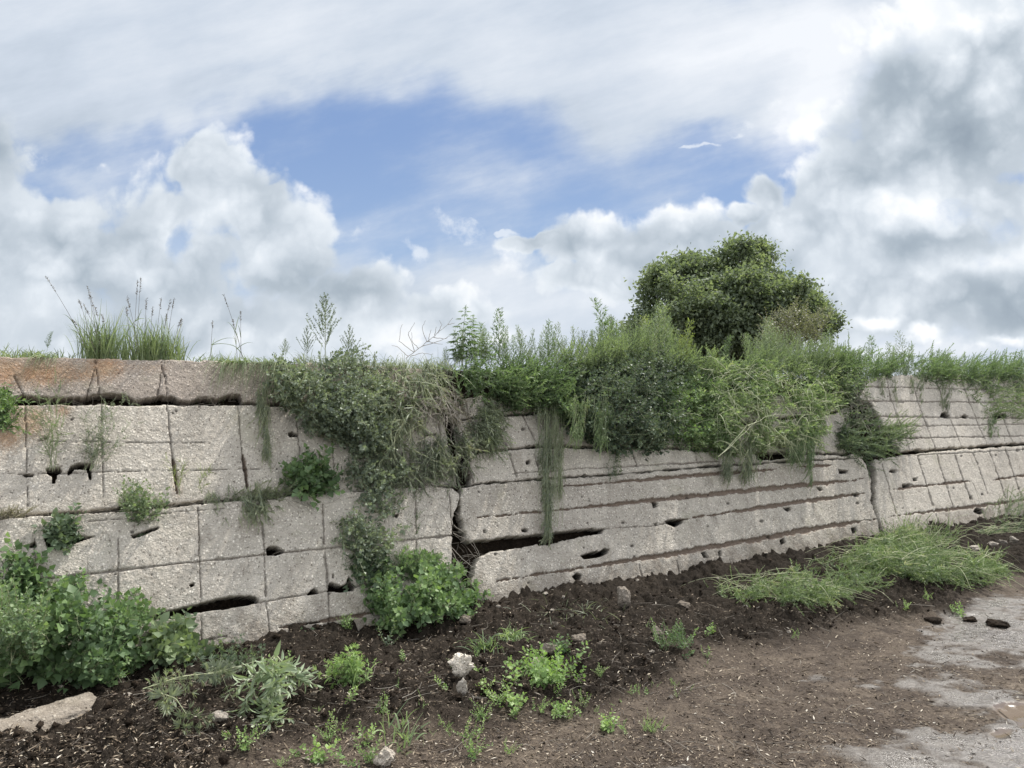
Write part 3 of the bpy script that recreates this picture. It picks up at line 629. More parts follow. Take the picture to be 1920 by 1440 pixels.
def build_ground():
    def axis(a, b, step, lo, hi):
        c = list(np.arange(a, b, step)); l = []; r = []; d = step; v = a
        while v > lo: d *= 1.35; v -= d; l.append(v)
        d = step; v = c[-1]
        while v < hi: d *= 1.35; v += d; r.append(v)
        return np.array(l[::-1]+c+r)
    xs = axis(-3.3, 7.6, .0135, -600, 900); ys = axis(2.9, 10.6, .0135, -300, 1500)
    X, Y = np.meshgrid(xs, ys)
    h, dk, pd, n, x, y = ground_h(X, Y)
    # wet sheen patches
    wet = np.zeros(X.shape)
    for (cx, cy, rx, ry, wt) in [(1880, 1180, 170, 70, 1.1), (1800, 1235, 130, 24, .7), (1760, 1265, 90, 24, .6), (1920, 1390, 270, 60, 1.1), (1660, 1420, 210, 34, .7), (1560, 1275, 90, 26, .5), (1450, 1440, 230, 18, .5), (1810, 1310, 160, 30, .8)]:
        wet = np.maximum(wet, wt*np.clip(1.15-np.hypot((x-cx)/rx, (y-cy)/ry), 0, 1))
    wet = wet + (fbm(X*2.2, Y*3.2, 41, 6, .72)*1.05 + fbm(X*14, Y*18, 43, 3)*.35)*(wet > .02)
    wet = np.clip(wet, 0, 1)*(1-dk)
    h = h*(1-.55*sst(wet, .2, .6)*(1-dk)) - .004*sst(wet, .2, .6)
    V = np.stack([X, Y, h], -1).reshape(-1, 3); a, b = X.shape; idx = np.arange(a*b).reshape(a, b)
    F = np.stack([idx[:-1, :-1], idx[:-1, 1:], idx[1:, 1:], idx[1:, :-1]], -1).reshape(-1, 4)
    m, t, bs, o = newmat('mud_ground'); g = t.nodes.new('ShaderNodeNewGeometry'); pos = g.outputs['Position']
    mk = t.nodes.new('ShaderNodeAttribute'); mk.attribute_name = 'mask'; sm = t.nodes.new('ShaderNodeSeparateColor'); t.links.new(mk.outputs[0], sm.inputs[0])
    dkk, we, pu = [S(t, sm.outputs[i]) for i in range(3)]
    n1 = noise(t, pos, 55, 5, .7); n2 = noise(t, pos, 2.2, 5, .6); n3 = noise(t, pos, 160, 3, .6); v = voro(t, pos, 150)
    n4 = noise(t, vm(t, 'MULTIPLY', pos, (1, 1.6, 1)), 8, 5, .65)
    brown = ramp(t, (n1*.65+(n2-.5)*.7+(n3-.5)*.35+.17+(n4-.5)*.5).clamp(), [(.2, (.022, .016, .012)), (.45, (.060, .046, .035)), (.65, (.125, .10, .076)), (.9, (.29, .245, .19))])
    dark = ramp(t, (n1*.8+(n3-.5)*.5+(n2-.5)*.4+.08).clamp(), [(.30, (.009, .0075, .006)), (.55, (.030, .024, .0185)), (.75, (.072, .058, .045)), (.92, (.18, .15, .115))])
    grey = ramp(t, (n3*.9+n1*.35+n4*.5-.28).clamp(), [(.35, (.040, .034, .029)), (.55, (.088, .077, .067)), (.75, (.165, .15, .132))])  # sheen on the wet mud, put into the colour as grey
    c = mixc(t, we.sstep(.15, .5)*.85, brown, grey); c = mixc(t, (dkk+(n4-.5)*.8*(dkk*(1.0-dkk)*4.0)).clamp(), c, dark)
    c = mixc(t, pu, c, (.13, .095, .062))
    t.links.new(c, bs.inputs['Base Color'])
    rg = .88 - (we + (n1-.5)*.5).sstep(.3, .85)*.62 - pu*.5
    t.links.new(rg.max(.16).k, bs.inputs['Roughness'])
    t.links.new((.22 + we.sstep(.2, .7)*.35 + pu*.3 - dkk*.14).k, bs.inputs['Specular IOR Level'])
    bn = n1*.9 + (1.0-v)*.35 + n3*.45
    nn = t.nodes.new('ShaderNodeBump'); nn.inputs['Distance'].default_value = .008
    t.links.new((.9 - we.sstep(.2, .6)*.35 - pu*.5).max(0.02).k, nn.inputs['Strength']); t.links.new(bn.k, nn.inputs['Height']); t.links.new(nn.outputs[0], bs.inputs['Normal'])
    me = mesh_np('ground', V, [F], m, True, {'mask': np.stack([dk, wet, sst(pd, -3, 2)], -1).reshape(-1, 3)})
    o = obj('ground', me); o['kind'] = 'structure'; o['label'] = 'muddy ground with dark soil along the wall'
build_ground()
def puddle(poly, z, label):
    pts = onground(np.array([p[0] for p in poly]), np.array([p[1] for p in poly]), z); c = pts.mean(0); pts = c+(pts-c)*1.12
    V = np.concatenate([[c], pts]); n = len(pts); F = np.array([[0, 1+i, 1+(i+1) % n] for i in range(n)])
    m, t, b, o = newmat('puddle_water'); b.inputs['Base Color'].default_value = (.16, .115, .075, 1); b.inputs['Roughness'].default_value = .03; b.inputs['IOR'].default_value = 1.33
    b.inputs['Alpha'].default_value = .75
    nn = noise(t, None, 14, 2); bump(t, b, nn, .05, .01)
    o = obj('puddle', mesh_np('puddle', V, [F], m)); o['kind'] = 'structure'; o['label'] = label
puddle(PUDDLE, -.020, 'muddy brown puddle at the right edge'); puddle(PUD2, -.021, 'small dark puddle beside the larger one')

# ------------------------------------------------------------------ litter on the ground
def litter():
    n = 44000; px = RNG.uniform(-60, 1990, n*3); py = 1120+RNG.random(n*3)**.8*360
    P = onground(px, py); h, dk, pd, nf, _, _ = ground_h(P[:, 0], P[:, 1])
    ok = (nf > .06) & (pd < -4) & (RNG.random(len(px)) < np.where(dk > .5, .8, .6+.4*fbm(P[:, 0]*1.5, P[:, 1]*1.5, 77))*np.where(P[:, 0] > 3.2, .45, 1)) & (py < 1475)
    P = P[ok][:n]; h = h[ok][:n]; n = len(P); P[:, 2] = h+.003
    a = RNG.uniform(0, 2*math.pi, n); tl = RNG.normal(0, .25, n); d = np.stack([np.cos(a), np.sin(a), tl], -1)
    up = norm(np.stack([RNG.normal(0, .45, n), RNG.normal(0, .45, n), np.ones(n)], -1))
    ln = RNG.lognormal(math.log(.016), .55, n).clip(.005, .075); g = Geo()
    leaves(g, 'narrow', P, d, up, ln, np.minimum(ln*.3, .006)*RNG.uniform(.5, 1.5, n), RNG.random(n)**1.3)
    m, t, b, o = newmat('straw_chips'); r = attr(t, 'rnd'); c = ramp(t, r, [(0, (.035, .025, .018)), (.45, (.10, .072, .048)), (.78, (.22, .17, .115)), (.95, (.42, .36, .27)), (1, (.62, .58, .5))])
    t.links.new(c, b.inputs['Base Color']); b.inputs['Roughness'].default_value = .7
    tag(obj('straw_litter', g.mesh('straw_litter', m)), 'scattered straw chips and chopped plant litter on the mud', 'litter', kind='stuff')
    # long twigs and straws
    g = Geo(); k = 700; px = RNG.uniform(-20, 1900, k); py = RNG.uniform(1150, 1450, k); P = onground(px, py); h, dk, pd, nf, _, _ = ground_h(P[:, 0], P[:, 1])
    for i in range(k):
        if nf[i] < .05 or pd[i] > -4 or (dk[i] < .5 and RNG.random() < .6): continue
        a = RNG.uniform(0, 6.28); L = RNG.uniform(.05, .22); dd = np.array([math.cos(a), math.sin(a), RNG.uniform(-.05, .22)]); s = np.linspace(-.5, .5, 4)[:, None]
        pts = P[i]+dd*L*s+np.array([math.sin(a), -math.cos(a), 0])*(s**2)*L*RNG.normal(0, .5); pts[:, 2] += h[i]+.006-P[i][2]; tube(g, pts, .0016, .0007, 3, RNG.random())
    tag(obj('straw_stalks', g.mesh('straw_stalks', M_twig)), 'thin dry stalks strewn over the dark soil', 'litter', kind='stuff')
litter()
def crumbs():
    """small soil crumbs"""
    n = 9000; px = RNG.uniform(-40, 1980, n); py = RNG.uniform(1100, 1470, n); P = onground(px, py); h, dk, pd, nf, _, _ = ground_h(P[:, 0], P[:, 1])
    ok = (nf > .03) & (pd < -5) & (RNG.random(n) < dk*.9+.03); P = P[ok]; h = h[ok]; n = len(P)
    T = np.array([[1, 0, 0], [-.5, .87, 0], [-.5, -.87, 0], [.1, .1, 1.], [0, 0, -.8]]); F = np.array([[0, 1, 3], [1, 2, 3], [2, 0, 3], [1, 0, 4], [2, 1, 4], [0, 2, 4]])
    r = RNG.lognormal(math.log(.008), .5, n).clip(.003, .03); r = np.where(dk[ok] > .4, r, np.minimum(r, .008)); P[:, 2] = h+r*.35
    a = RNG.uniform(0, 6.28, n); ca, sa = np.cos(a), np.sin(a); J = T[None]*RNG.uniform(.6, 1.3, (n, 5, 3))
    V = np.stack([J[..., 0]*ca[:, None]-J[..., 1]*sa[:, None], J[..., 0]*sa[:, None]+J[..., 1]*ca[:, None], J[..., 2]], -1)*r[:, None, None]+P[:, None]
    g = Geo(); g.add(V.reshape(-1, 3), F3=(F[None]+(np.arange(n)*5)[:, None, None]).reshape(-1, 3), r=np.repeat(RNG.random(n), 5))
    tag(obj('soil_crumbs', g.mesh('soil_crumbs', M_soil)), 'loose dark crumbs of soil along the wall foot', 'soil', kind='stuff')
crumbs()

# ------------------------------------------------------------------ rocks
def rockmesh(name, sx, sy, sz, seed, mat, jag=.32, sub=4):
    import bmesh
    bm = bmesh.new(); bmesh.ops.create_icosphere(bm, subdivisions=sub, radius=1)
    rr = random.Random(seed); pl = [(Vector([rr.gauss(0, 1) for _ in range(3)]).normalized(), rr.uniform(.45, .92)) for _ in range(11)]
    from mathutils import noise as mn
    for v in bm.verts:
        d = v.co.normalized(); L = 1.0
        for n_, k in pl:
            q = d.dot(n_)
            if q > .05: L = min(L, k/q)
        L *= 1+jag*.35*mn.noise(d*2.1+Vector((seed, 0, 0)))+jag*.18*mn.noise(d*7+Vector((0, seed, 0)))+.04*mn.noise(d*19)
        v.co = Vector((d.x*sx, d.y*sy, d.z*sz))*L
    me = bpy.data.meshes.new(name); bm.to_mesh(me); bm.free(); me.materials.append(mat)
    a = me.attributes.new('mask', 'FLOAT_COLOR', 'POINT'); a.data.foreach_set('color', np.tile(np.array([0, 0, 0, 1], np.float32), len(me.vertices)))
    return me
def rock(px, py, wpx, hpx, label, seed, mat=None, rz=0., depth=1., name='concrete_rubble', cat='rubble', sink=.3, rx=0., jag=.6):
    P = ggx(px, py+hpx*.3); sc = P[1]/FPX; sx = wpx*sc/2; sz = hpx*sc/2*1.05; 
    o = obj(name, rockmesh(name, sx, sx*depth*.8, sz, seed, mat or M_rock, jag), loc=(P[0], P[1]+sx*.3, P[2]+sz*(1-sink))); o.rotation_euler = (rx, rz, seed*.7 % .8-.4)
    tag(o, label, cat); return o
rock(866, 1266, 46, 44, 'white jagged lump lying on top of a dark clod in the soil', 3, M_white, sink=-.25, jag=1.1, rz=.5)
rock(864, 1296, 22, 40, 'narrow pale foot of concrete stuck in the soil under the jagged lump', 4, sink=.3)
rock(905, 1296, 50, 34, 'dark earth clod leaning against the pale jagged lump', 5, M_soil, name='soil_clod', cat='clod')
rock(858, 1312, 34, 20, 'low dark clod in front of the pale jagged lump', 6, M_soil, name='soil_clod', cat='clod')
rock(721, 1426, 46, 36, 'white angular stone cut by the bottom edge of the picture', 7, M_white, jag=.9)
rock(1034, 1222, 40, 32, 'rounded grey stone half buried behind a small leafy weed', 8, M_rockd)
rock(1008, 1244, 36, 20, 'flat pale chip behind the nettle patch', 9)
rock(1088, 1200, 38, 18, 'grey stone lying in dark soil right of the rounded stone', 10, M_rockd)
rock(1128, 1208, 24, 9, 'small flat grey chip in the dark soil', 11, M_rockd)
rock(1232, 1188, 28, 22, 'greyish tilted stone left of the bushy seedlings', 12, M_rockd)
rock(1170, 1130, 36, 44, 'upright brown broken chunk leaning on the wall foot', 13, M_rockd, rz=-.3, sink=.15)
rock(1283, 1136, 28, 14, 'brownish stone just below the wall base', 14, M_rockd)
rock(408, 1348, 34, 20, 'pale crumbly stone below the drooping leaves', 15)
rock(592, 1308, 24, 20, 'small round grey stone right of the cut hemp branch', 16, M_rockd)
rock(872, 1166, 26, 20, 'grey stone at the right foot of the big leafy bush', 17, M_rockd)
rock(1040, 1172, 14, 14, 'small grey pebble in dark soil below the grass clump', 18, M_rockd)
rock(420, 1428, 22, 20, 'brownish lump of soil at the bottom left', 19, M_soil, name='soil_clod', cat='clod')
rock(1880, 1172, 46, 20, 'long dark clod at the wet right edge', 20, M_soil, name='soil_clod', cat='clod')
rock(1818, 1163, 28, 12, 'small dark clod left of the long one', 21, M_soil, name='soil_clod', cat='clod')
rock(1752, 1164, 30, 15, 'dark clod at the end of the soil strip', 22, M_soil, name='soil_clod', cat='clod')
rock(1258, 1308, 13, 8, 'tiny white pebble alone on the brown track', 23)
rock(995, 1338, 10, 7, 'tiny white pebble below the nettle patch', 24)
rock(1222, 1222, 12, 8, 'white chip left of the bushy seedlings', 25)
rock(1672, 1063, 30, 10, 'pale concrete lump between the heaps of cut weeds', 26)
rock(1480, 1185, 10, 6, 'tiny pale pebble where the soil meets the track', 27)
for k_, (a_, b_, w_, h_, l_) in enumerate([(1862, 1022, 22, 14, 'pale lump of broken kerb farthest left in the right row'), (1882, 1018, 14, 13, 'pale lump of broken kerb, middle of the right row'), (1902, 1014, 22, 15, 'pale lump of broken kerb at the right picture edge'), (1832, 1030, 40, 10, 'flat pale kerb remnant behind the cut weeds')]):
    rock(a_, b_, w_, h_, l_, 30+k_)
# broken kerb at the left
def kerb():
    s = np.linspace(0, 1, 170); A = onground(-160, 1462); B = onground(225, 1335); Ln = np.linalg.norm(B-A); dr = (B-A)/Ln; side = np.array([-dr[1], dr[0], 0])
    prof = [(-.02, -.06), (-.03, .02), (-.015, .055), (.03, .075), (.09, .085), (.14, .08), (.18, .06), (.20, -.06)]
    rows = []
    for k, (a, b) in enumerate(prof):
        jag = fbm(s*Ln*7, s*0+k*.8, 61, 4)*.03; jz = fbm(s*Ln*9, s*0+k*.7, 62, 4)*.022
        end = sst(1-s, 0, .12)
        P = A+dr*(s[:, None]*Ln)+side*(a+jag)[:, None]; P[:, 2] = (b*1.05+jz+.016)*end*(.8+.2*s) - .03*(1-end); rows.append(P)
    # finer cross-section
    rows = np.array(rows); kf = np.linspace(0, len(prof)-1, 44); i0 = np.floor(kf).astype(int).clip(0, len(prof)-2); f = (kf-i0)[:, None, None]
    V = rows[i0]*(1-f)+rows[i0+1]*f
    aa, bb = V.shape[:2]; S_, K_ = np.meshgrid(s*Ln, kf); V[..., 2] += fbm(S_*22, K_*3, 63, 4)*.014; V += side*(fbm(S_*22, K_*3, 64, 4)*.012)[..., None]
    idx = np.arange(aa*bb).reshape(aa, bb); F = np.stack([idx[:-1, :-1], idx[:-1, 1:], idx[1:, 1:], idx[1:, :-1]], -1).reshape(-1, 4)
    o = obj('concrete_kerb', mesh_np('concrete_kerb', V.reshape(-1, 3), [F], M_kerb, False, {'mask': np.zeros((aa*bb, 3))})); tag(o, 'worn broken concrete kerb in front of the left bush', 'kerb')
kerb()

# ------------------------------------------------------------------ plant templates (local Z up)
def rotz(a): c, s = math.cos(a), math.sin(a); return np.array([[c, -s, 0], [s, c, 0], [0, 0, 1.]])
def curve(p, d, L, bend, n=6, wob=.05, seedless=True):
    t = np.linspace(0, 1, n)[:, None]; d = norm(np.asarray(d, float))
    w1 = RNG.normal(0, wob, 3)
    return p + d*L*t + np.asarray(bend)*L*t**2 + w1*L*np.sin(t*math.pi)*.6
def sprig(kind, L=.22):
    """returns (stem Geo, leaf Geo) of one short leafy shoot along +Z"""
    gs, gl = Geo(), Geo(); st = curve(np.zeros(3), (0, 0, 1), L, (RNG.normal(0, .15), RNG.normal(0, .15), 0), 6)
    tube(gs, st, .0022, .0009, 3, RNG.random())
    def at(u): i = min(int(u*5), 4); f = u*5-i; return st[i]*(1-f)+st[i+1]*f
    if kind == 'goose': n, lk, l0, wr, el = 15, 'goose', .060, .62, .1
    elif kind == 'small': n, lk, l0, wr, el = 20, 'goose', .027, .6, .3
    elif kind == 'fine': n, lk, l0, wr, el = 44, 'narrow', .027, .34, .45
    elif kind == 'lance': n, lk, l0, wr, el = 22, 'lance', .055, .22, .3
    elif kind == 'biglance': n, lk, l0, wr, el = 11, 'lance', .095, .17, .25
    elif kind == 'droop': n, lk, l0, wr, el = 30, 'narrow', .05, .16, .9
    elif kind == 'hemp': n, lk, l0, wr, el = 9, 'lance', .075, .16, .1
    a = RNG.uniform(0, 6)
    for i in range(n):
        u = (i+.6)/n; a += 2.4+RNG.normal(0, .3); o = np.array([math.cos(a), math.sin(a), 0])
        sz = l0*(1.1-.55*u)*RNG.uniform(.7, 1.25); e = el+u*.9+RNG.normal(0, .25)
        d = o*math.cos(e)+np.array([0, 0, math.sin(e)]); pet = sz*(.45 if kind in ('goose', 'small', 'hemp') else .05)
        p = at(u)+d*pet
        if kind == 'hemp':
            for q in (-2, -1, 0, 1, 2):
                dd = norm(d + np.cross([0, 0, 1], o)*q*.42 + np.array([0, 0, -.12*abs(q)-.1])); leaves(gl, 'lance', p, dd, np.array([o[0]*.3, o[1]*.3, 1.]), sz*(1-.13*abs(q)), sz*wr, u*.5+RNG.random()*.5)
        else:
            up = norm(np.array([RNG.normal(0, .35), RNG.normal(0, .35), 1.])) if e < 1.2 else -o
            leaves(gl, lk, p, d, up, sz, sz*wr*1.5 if lk != 'narrow' else sz*wr, u*.45+RNG.random()*.55)
        if pet > .005: gs_p = np.array([at(u), p]); tube(gs, gs_p, .0009, .0007, 3, .6)
    return gs.arr(), gl.arr()
SPR = {}
for k_ in ('goose', 'small', 'fine', 'lance', 'droop', 'hemp', 'biglance'): SPR[k_] = [sprig(k_) for _ in range(7)]
def frames(d):
    d = norm(d); ref = np.where(np.abs(d[:, 2:3]) < .95, np.array([[0, 0, 1.]]), np.array([[1., 0, 0]]))
    x = norm(np.cross(ref, d)); y = np.cross(d, x); a = RNG.uniform(0, 6.28, len(d))[:, None]
    return np.stack([x*np.cos(a)+y*np.sin(a), -x*np.sin(a)+y*np.cos(a), d], -1)
def bake(kind, pos, dirs, sc):
    """bake many shoots into two meshes' data"""
    gs, gl = Geo(), Geo(); pos = np.asarray(pos); n = len(pos); Rm = frames(np.asarray(dirs)); sc = np.broadcast_to(sc, (n,)); var = RNG.integers(0, 7, n); ir = RNG.normal(0, .13, n)
    for v in range(7):
        I = np.where(var == v)[0]
        if not len(I): continue
        for g, (T, F3, F4, r) in zip((gs, gl), SPR[kind][v]):
            V = np.einsum('nij,kj->nki', Rm[I], T)*sc[I, None, None]+pos[I][:, None]; k = len(T); off = (np.arange(len(I))*k)[:, None, None]
            g.add(V.reshape(-1, 3), F3=(F3[None]+off).reshape(-1, 3) if len(F3) else None, F4=(F4[None]+off).reshape(-1, 4) if len(F4) else None, r=np.clip(r[None]+ir[I][:, None], 0, 1).ravel())
    return gs, gl
def merge(g, h):
    V, F3, F4, r = h.arr(); g.add(V, F3, F4, r)
def plant(name, gs, gl, ms, ml, label, cat, loc, group=None, stem='stem', fol='foliage'):
    e = empty(name, Vector(loc)); tag(e, label, cat, group)
    for g, nm, m in ((gs, stem, ms), (gl, fol, ml)):
        if g is None or g.n == 0: continue
        g.V = [v-np.asarray(loc) for v in g.V]; obj(nm, g.mesh(nm, m), e)
    return e
def copy_plant(e, loc, rz, sc, label=None, group=None, tilt=(0, 0)):
    c = e.copy(); COL.objects.link(c); c.location = loc; c.rotation_euler = (tilt[0], tilt[1], rz); c.scale = (sc, sc, sc)
    if label: c['label'] = label
    if group: c['group'] = group
    for ch in e.children:
        d = ch.copy(); COL.objects.link(d); d.parent = c
    return c
def polysample(poly, n):
    P = np.array(poly, float); lo, hi = P.min(0), P.max(0); out = []; c = 0
    while c < n:
        q = RNG.uniform(lo, hi, (n*2, 2)); m = inside(q[:, 0], q[:, 1], poly); out.append(q[m]); c += m.sum()
    return np.concatenate(out)[:n]
def wall_bush(name, poly, n, kind, thick, bias, sc, mat, label, cat='bush', group=None, mn=.02, spread=.8, ex=None, stemmat=None, minz=None, join=None):
    q = polysample(poly, int(n*1.5)); f_ = fbm(q[:, 0]/34+n, q[:, 1]/34, n, 3)
    if n > 80: q = q[np.argsort(-f_+RNG.normal(0, .14, len(q)))[:n]]
    n = len(q); q = q+RNG.normal(0, 6.5 if n > 80 else 4, q.shape)
    sd = sdist(q[:, 0], q[:, 1], poly); rel = np.clip(sd/max(8., sd.max()*.6), 0, 1)
    off = mn+thick*rel**.6*RNG.random(n)**.7
    P = onwall(q[:, 0], q[:, 1], 0)*1.0
    P = np.array([onwall(a, b, o_) for (a, b), o_ in zip(q, off)])
    d = NN*.7+np.asarray(bias)+RNG.normal(0, spread*.5, (n, 3)); s = np.broadcast_to(sc, (n,))*RNG.uniform(.7, 1.25, n)
    s = s*np.exp(RNG.normal(0, .24, n)).clip(.5, 1.35); P = P - norm(d)*(.10*s)[:, None]
    if minz is not None: k = P[:, 2] > minz; P, d, s = P[k], d[k], s[k]
    gs, gl = bake(kind, P, d, s)
    if ex: ex(gs, gl)
    if join is not None: merge(join[0], gs); merge(join[1], gl); return
    c = np.array([P[:, 0].mean(), P[:, 1].mean(), P[:, 2].min()])
    return plant(name, gs, gl, stemmat or M_stem, mat, label, cat, c, group)

# upright weeds -------------------------------------------------
def feathery(hgt=.8, nb=26, leaf=.03, kind='narrow', wr=.2, spread=.22, per=12, bare=.12, asc=.9):
    gs, gl = Geo(), Geo(); st = curve(np.zeros(3), (RNG.normal(0, .05), RNG.normal(0, .05), 1), hgt, (RNG.normal(0, .08), RNG.normal(0, .08), 0), 10)
    tube(gs, st, .0045, .0012, 4, .5); a = RNG.uniform(0, 6)
    for i in range(nb):
        u = bare+(1-bare)*(i+.5)/nb; a += 2.4+RNG.normal(0, .4); k = u*9; j = min(int(k), 8); p = st[j]*(1-k+j)+st[j+1]*(k-j)
        L = spread*(1.05-u)**.8*RNG.uniform(.7, 1.25)*(hgt/.8)+.025; o = np.array([math.cos(a)*math.cos(asc), math.sin(a)*math.cos(asc), math.sin(asc)])
        b = curve(p, o, L, (0, 0, .15), 5, .06); tube(gs, b, .0014, .0005, 3, .6); m = max(3, int(per*L/.15))
        uu = RNG.uniform(.1, 1, m)*4; jj = np.minimum(uu.astype(int), 3); pp = b[jj]*(1-uu+jj)[:, None]+b[jj+1]*(uu-jj)[:, None]
        dd = norm(o*1.0+RNG.normal(0, .6, (m, 3))+np.array([0, 0, .25])); leaves(gl, kind, pp, dd, norm(RNG.normal(0, .5, (m, 3))+np.array([0, 0, 1.])), leaf*RNG.uniform(.6, 1.3, m), leaf*wr*RNG.uniform(.7, 1.3, m), np.clip(u*.4+RNG.random(m)*.55, 0, 1))
    return gs, gl
def hempplant(hgt=.7):
    gs, gl = Geo(), Geo(); st = curve(np.zeros(3), (0, 0, 1), hgt, (RNG.normal(0, .06), RNG.normal(0, .06), 0), 10); tube(gs, st, .004, .0015, 4, .5); nn = int(hgt/.05); a = RNG.uniform(0, 6)
    for i in range(nn):
        u = .12+.88*(i+.5)/nn; k = u*9; j = min(int(k), 8); p = st[j]*(1-k+j)+st[j+1]*(k-j); a += 1.57+RNG.normal(0, .2)
        for sgn in (0, math.pi):
            o = np.array([math.cos(a+sgn), math.sin(a+sgn), .55]); o = norm(o); pet = p+o*(.09*(1.1-u)+.01); tube(gs, np.array([p, pet]), .001, .0008, 3, .5)
            L = (.15*(1.12-u)+.035)*RNG.uniform(.8, 1.15); side = norm(np.cross([0, 0, 1.], o))
            for q in (-3, -2, -1, 0, 1, 2, 3):
                dd = norm(o*np.array([1, 1, .4])*math.cos(q*.38)+side*math.sin(q*.42)+np.array([0, 0, -.25-.05*abs(q)])); leaves(gl, 'lance', pet, dd, np.array([0, 0, 1.]), L*(1-.14*abs(q)), L*.13, np.clip(u*.4+RNG.random()*.5, 0, 1))
    # terminal tuft
    n = 26; leaves(gl, 'narrow', np.repeat(st[-1][None], n, 0)-np.array([0, 0, 1])*RNG.uniform(0, .12, (n, 1)), norm(RNG.normal(0, .5, (n, 3))+np.array([0, 0, .8])), [0, 1, 0.2], RNG.uniform(.02, .045, n), .006, RNG.random(n))
    return gs, gl
def spire(hgt=.6):
    """seeding goosefoot with clustered sparse branches"""
    gs, gl = Geo(), Geo(); st = curve(np.zeros(3), (0, 0, 1), hgt, (0, 0, 0), 10, .03); tube(gs, st, .004, .001, 4, .5); a = 0
    for i in range(30):
        u = .15+.85*i/30; a += 2.4; k = u*9; j = min(int(k), 8); p = st[j]*(1-k+j)+st[j+1]*(k-j); L = (.30*(1-u)+.03)*RNG.uniform(.7, 1.2); o = np.array([math.cos(a)*.6, math.sin(a)*.6, .8])
        b = curve(p, o, L, (0, 0, .1), 6, .05); tube(gs, b, .0013, .0005, 3, .5); m = int(L/.0032)
        uu = RNG.uniform(.15, 1, m)*5; jj = np.minimum(uu.astype(int), 4); pp = b[jj]*(1-uu+jj)[:, None]+b[jj+1]*(uu-jj)[:, None]
        leaves(gl, 'narrow', pp, norm(RNG.normal(0, 1, (m, 3))+np.array([0, 0, .4])), norm(RNG.normal(0, 1, (m, 3))), RNG.uniform(.008, .024, m), RNG.uniform(.005, .011, m), RNG.random(m))
    return gs, gl
TPL = {}
def template(key, gen, n, mat, name, cat):
    """first copies are built where they are first needed"""
    TPL[key] = dict(gens=[gen() for _ in range(n)], objs=[None]*n, mat=mat, name=name, cat=cat)
def put(key, p, h, h0, label, group=None, tilt=(0, 0), stemmat=None):
    T = TPL[key]; i = int(RNG.integers(0, len(T['gens']))); sc = h/h0
    if T['objs'][i] is None:
        gs, gl = T['gens'][i]; e = plant(T['name'], gs, gl, stemmat or M_stem, T['mat'], label, T['cat'], (0, 0, 0), group); e.location = p; e.rotation_euler = (tilt[0], tilt[1], RNG.uniform(0, 6.28)); e.scale = (sc,)*3; T['objs'][i] = e
        e['label'] = label
        return e
    e = copy_plant(T['objs'][i], Vector(p), RNG.uniform(0, 6.28), sc, label, group, tilt)
    if not group and 'group' in e: del e['group']
    return e
template('mug', lambda: feathery(.8, 40, .030, 'narrow', .30, RNG.uniform(.16, .26), 20, asc=RNG.uniform(.7, 1.05)), 8, M_feather, 'feathery_weed', 'weed')
template('mugg', lambda: feathery(.8, 30, .034, 'lance', .22, RNG.uniform(.18, .28), 16, asc=RNG.uniform(.7, 1.0)), 5, M_grey, 'grey_weed', 'weed')
template('spiky', lambda: feathery(.7, 46, .040, 'narrow', .2, .14, 26, asc=.6), 3, M_hemp, 'spiky_weed', 'weed')
template('lemon', lambda: feathery(.6, 40, .028, 'narrow', .25, .22, 24), 2, M_lemon, 'yellow_weed', 'weed')
template('hemp', lambda: hempplant(.7), 3, M_hemp, 'hemp_plant', 'hemp plant')
template('spire', lambda: spire(.6), 2, M_grey, 'seeding_weed', 'weed')

def nfor(): return RNG.uniform(.02, .5)
# individually recognisable plants on the bank
for (x, yt, n, key, h0, lab) in [
    (610, 552, .08, 'spire', .6, 'tallest pale seeding weed, alone against the cloud left of centre'),
    (575, 612, .05, 'spire', .6, 'short pale seeding weed just left of the tallest seeding one'), (655, 610, .1, 'spire', .6, 'leaning pale seeding weed just right of the tallest seeding one'),
    (535, 635, .1, 'spire', .6, 'smallest pale seeding weed left of the grey bush top'),
    (866, 575, .1, 'hemp', .7, 'tallest hemp plant with open palm leaves at the left end of the green thicket'), (893, 602, .15, 'hemp', .7, 'second hemp plant just right of the tallest hemp'), (858, 628, .05, 'hemp', .7, 'short hemp plant at the foot of the tallest hemp'), (880, 590, .2, 'hemp', .7, 'hemp plant behind and between the two tallest hemps'), (910, 622, .08, 'hemp', .7, 'low hemp plant right of the second hemp'),
    (939, 577, .12, 'spiky', .7, 'tall dark spiky weed right of the hemp plants'), (917, 607, .2, 'spiky', .7, 'thin spiky weed between the hemp and the tall spiky one'), (966, 628, .1, 'spiky', .7, 'short spiky weed at the gap of blue sky'),
    (1021, 605, .15, 'spiky', .7, 'spiky weed standing first right of the small blue gap'), (1145, 560, .3, 'spiky', .7, 'dark spiky weed at the left foot of the tree'), (1240, 566, .15, 'mug', .8, 'tallest feathery weed in front of the tree'),
    (1355, 632, .3, 'spiky', .7, 'bluish spire weed in front of the tree centre'), (1641, 632, .3, 'spiky', .7, 'spiky weed right of the tree branches'), (1694, 624, .1, 'mugg', .8, 'tallest loose weed between the tree and the right edge'),
    (1900, 662, .1, 'spiky', .7, 'spiky weed near the right picture edge'), (88, 622, .06, 'spiky', .7, 'small dark spiky weed on the left slab edge')]:
    p = bank(x, n); put(key, p, height_for(p, yt), h0, lab)
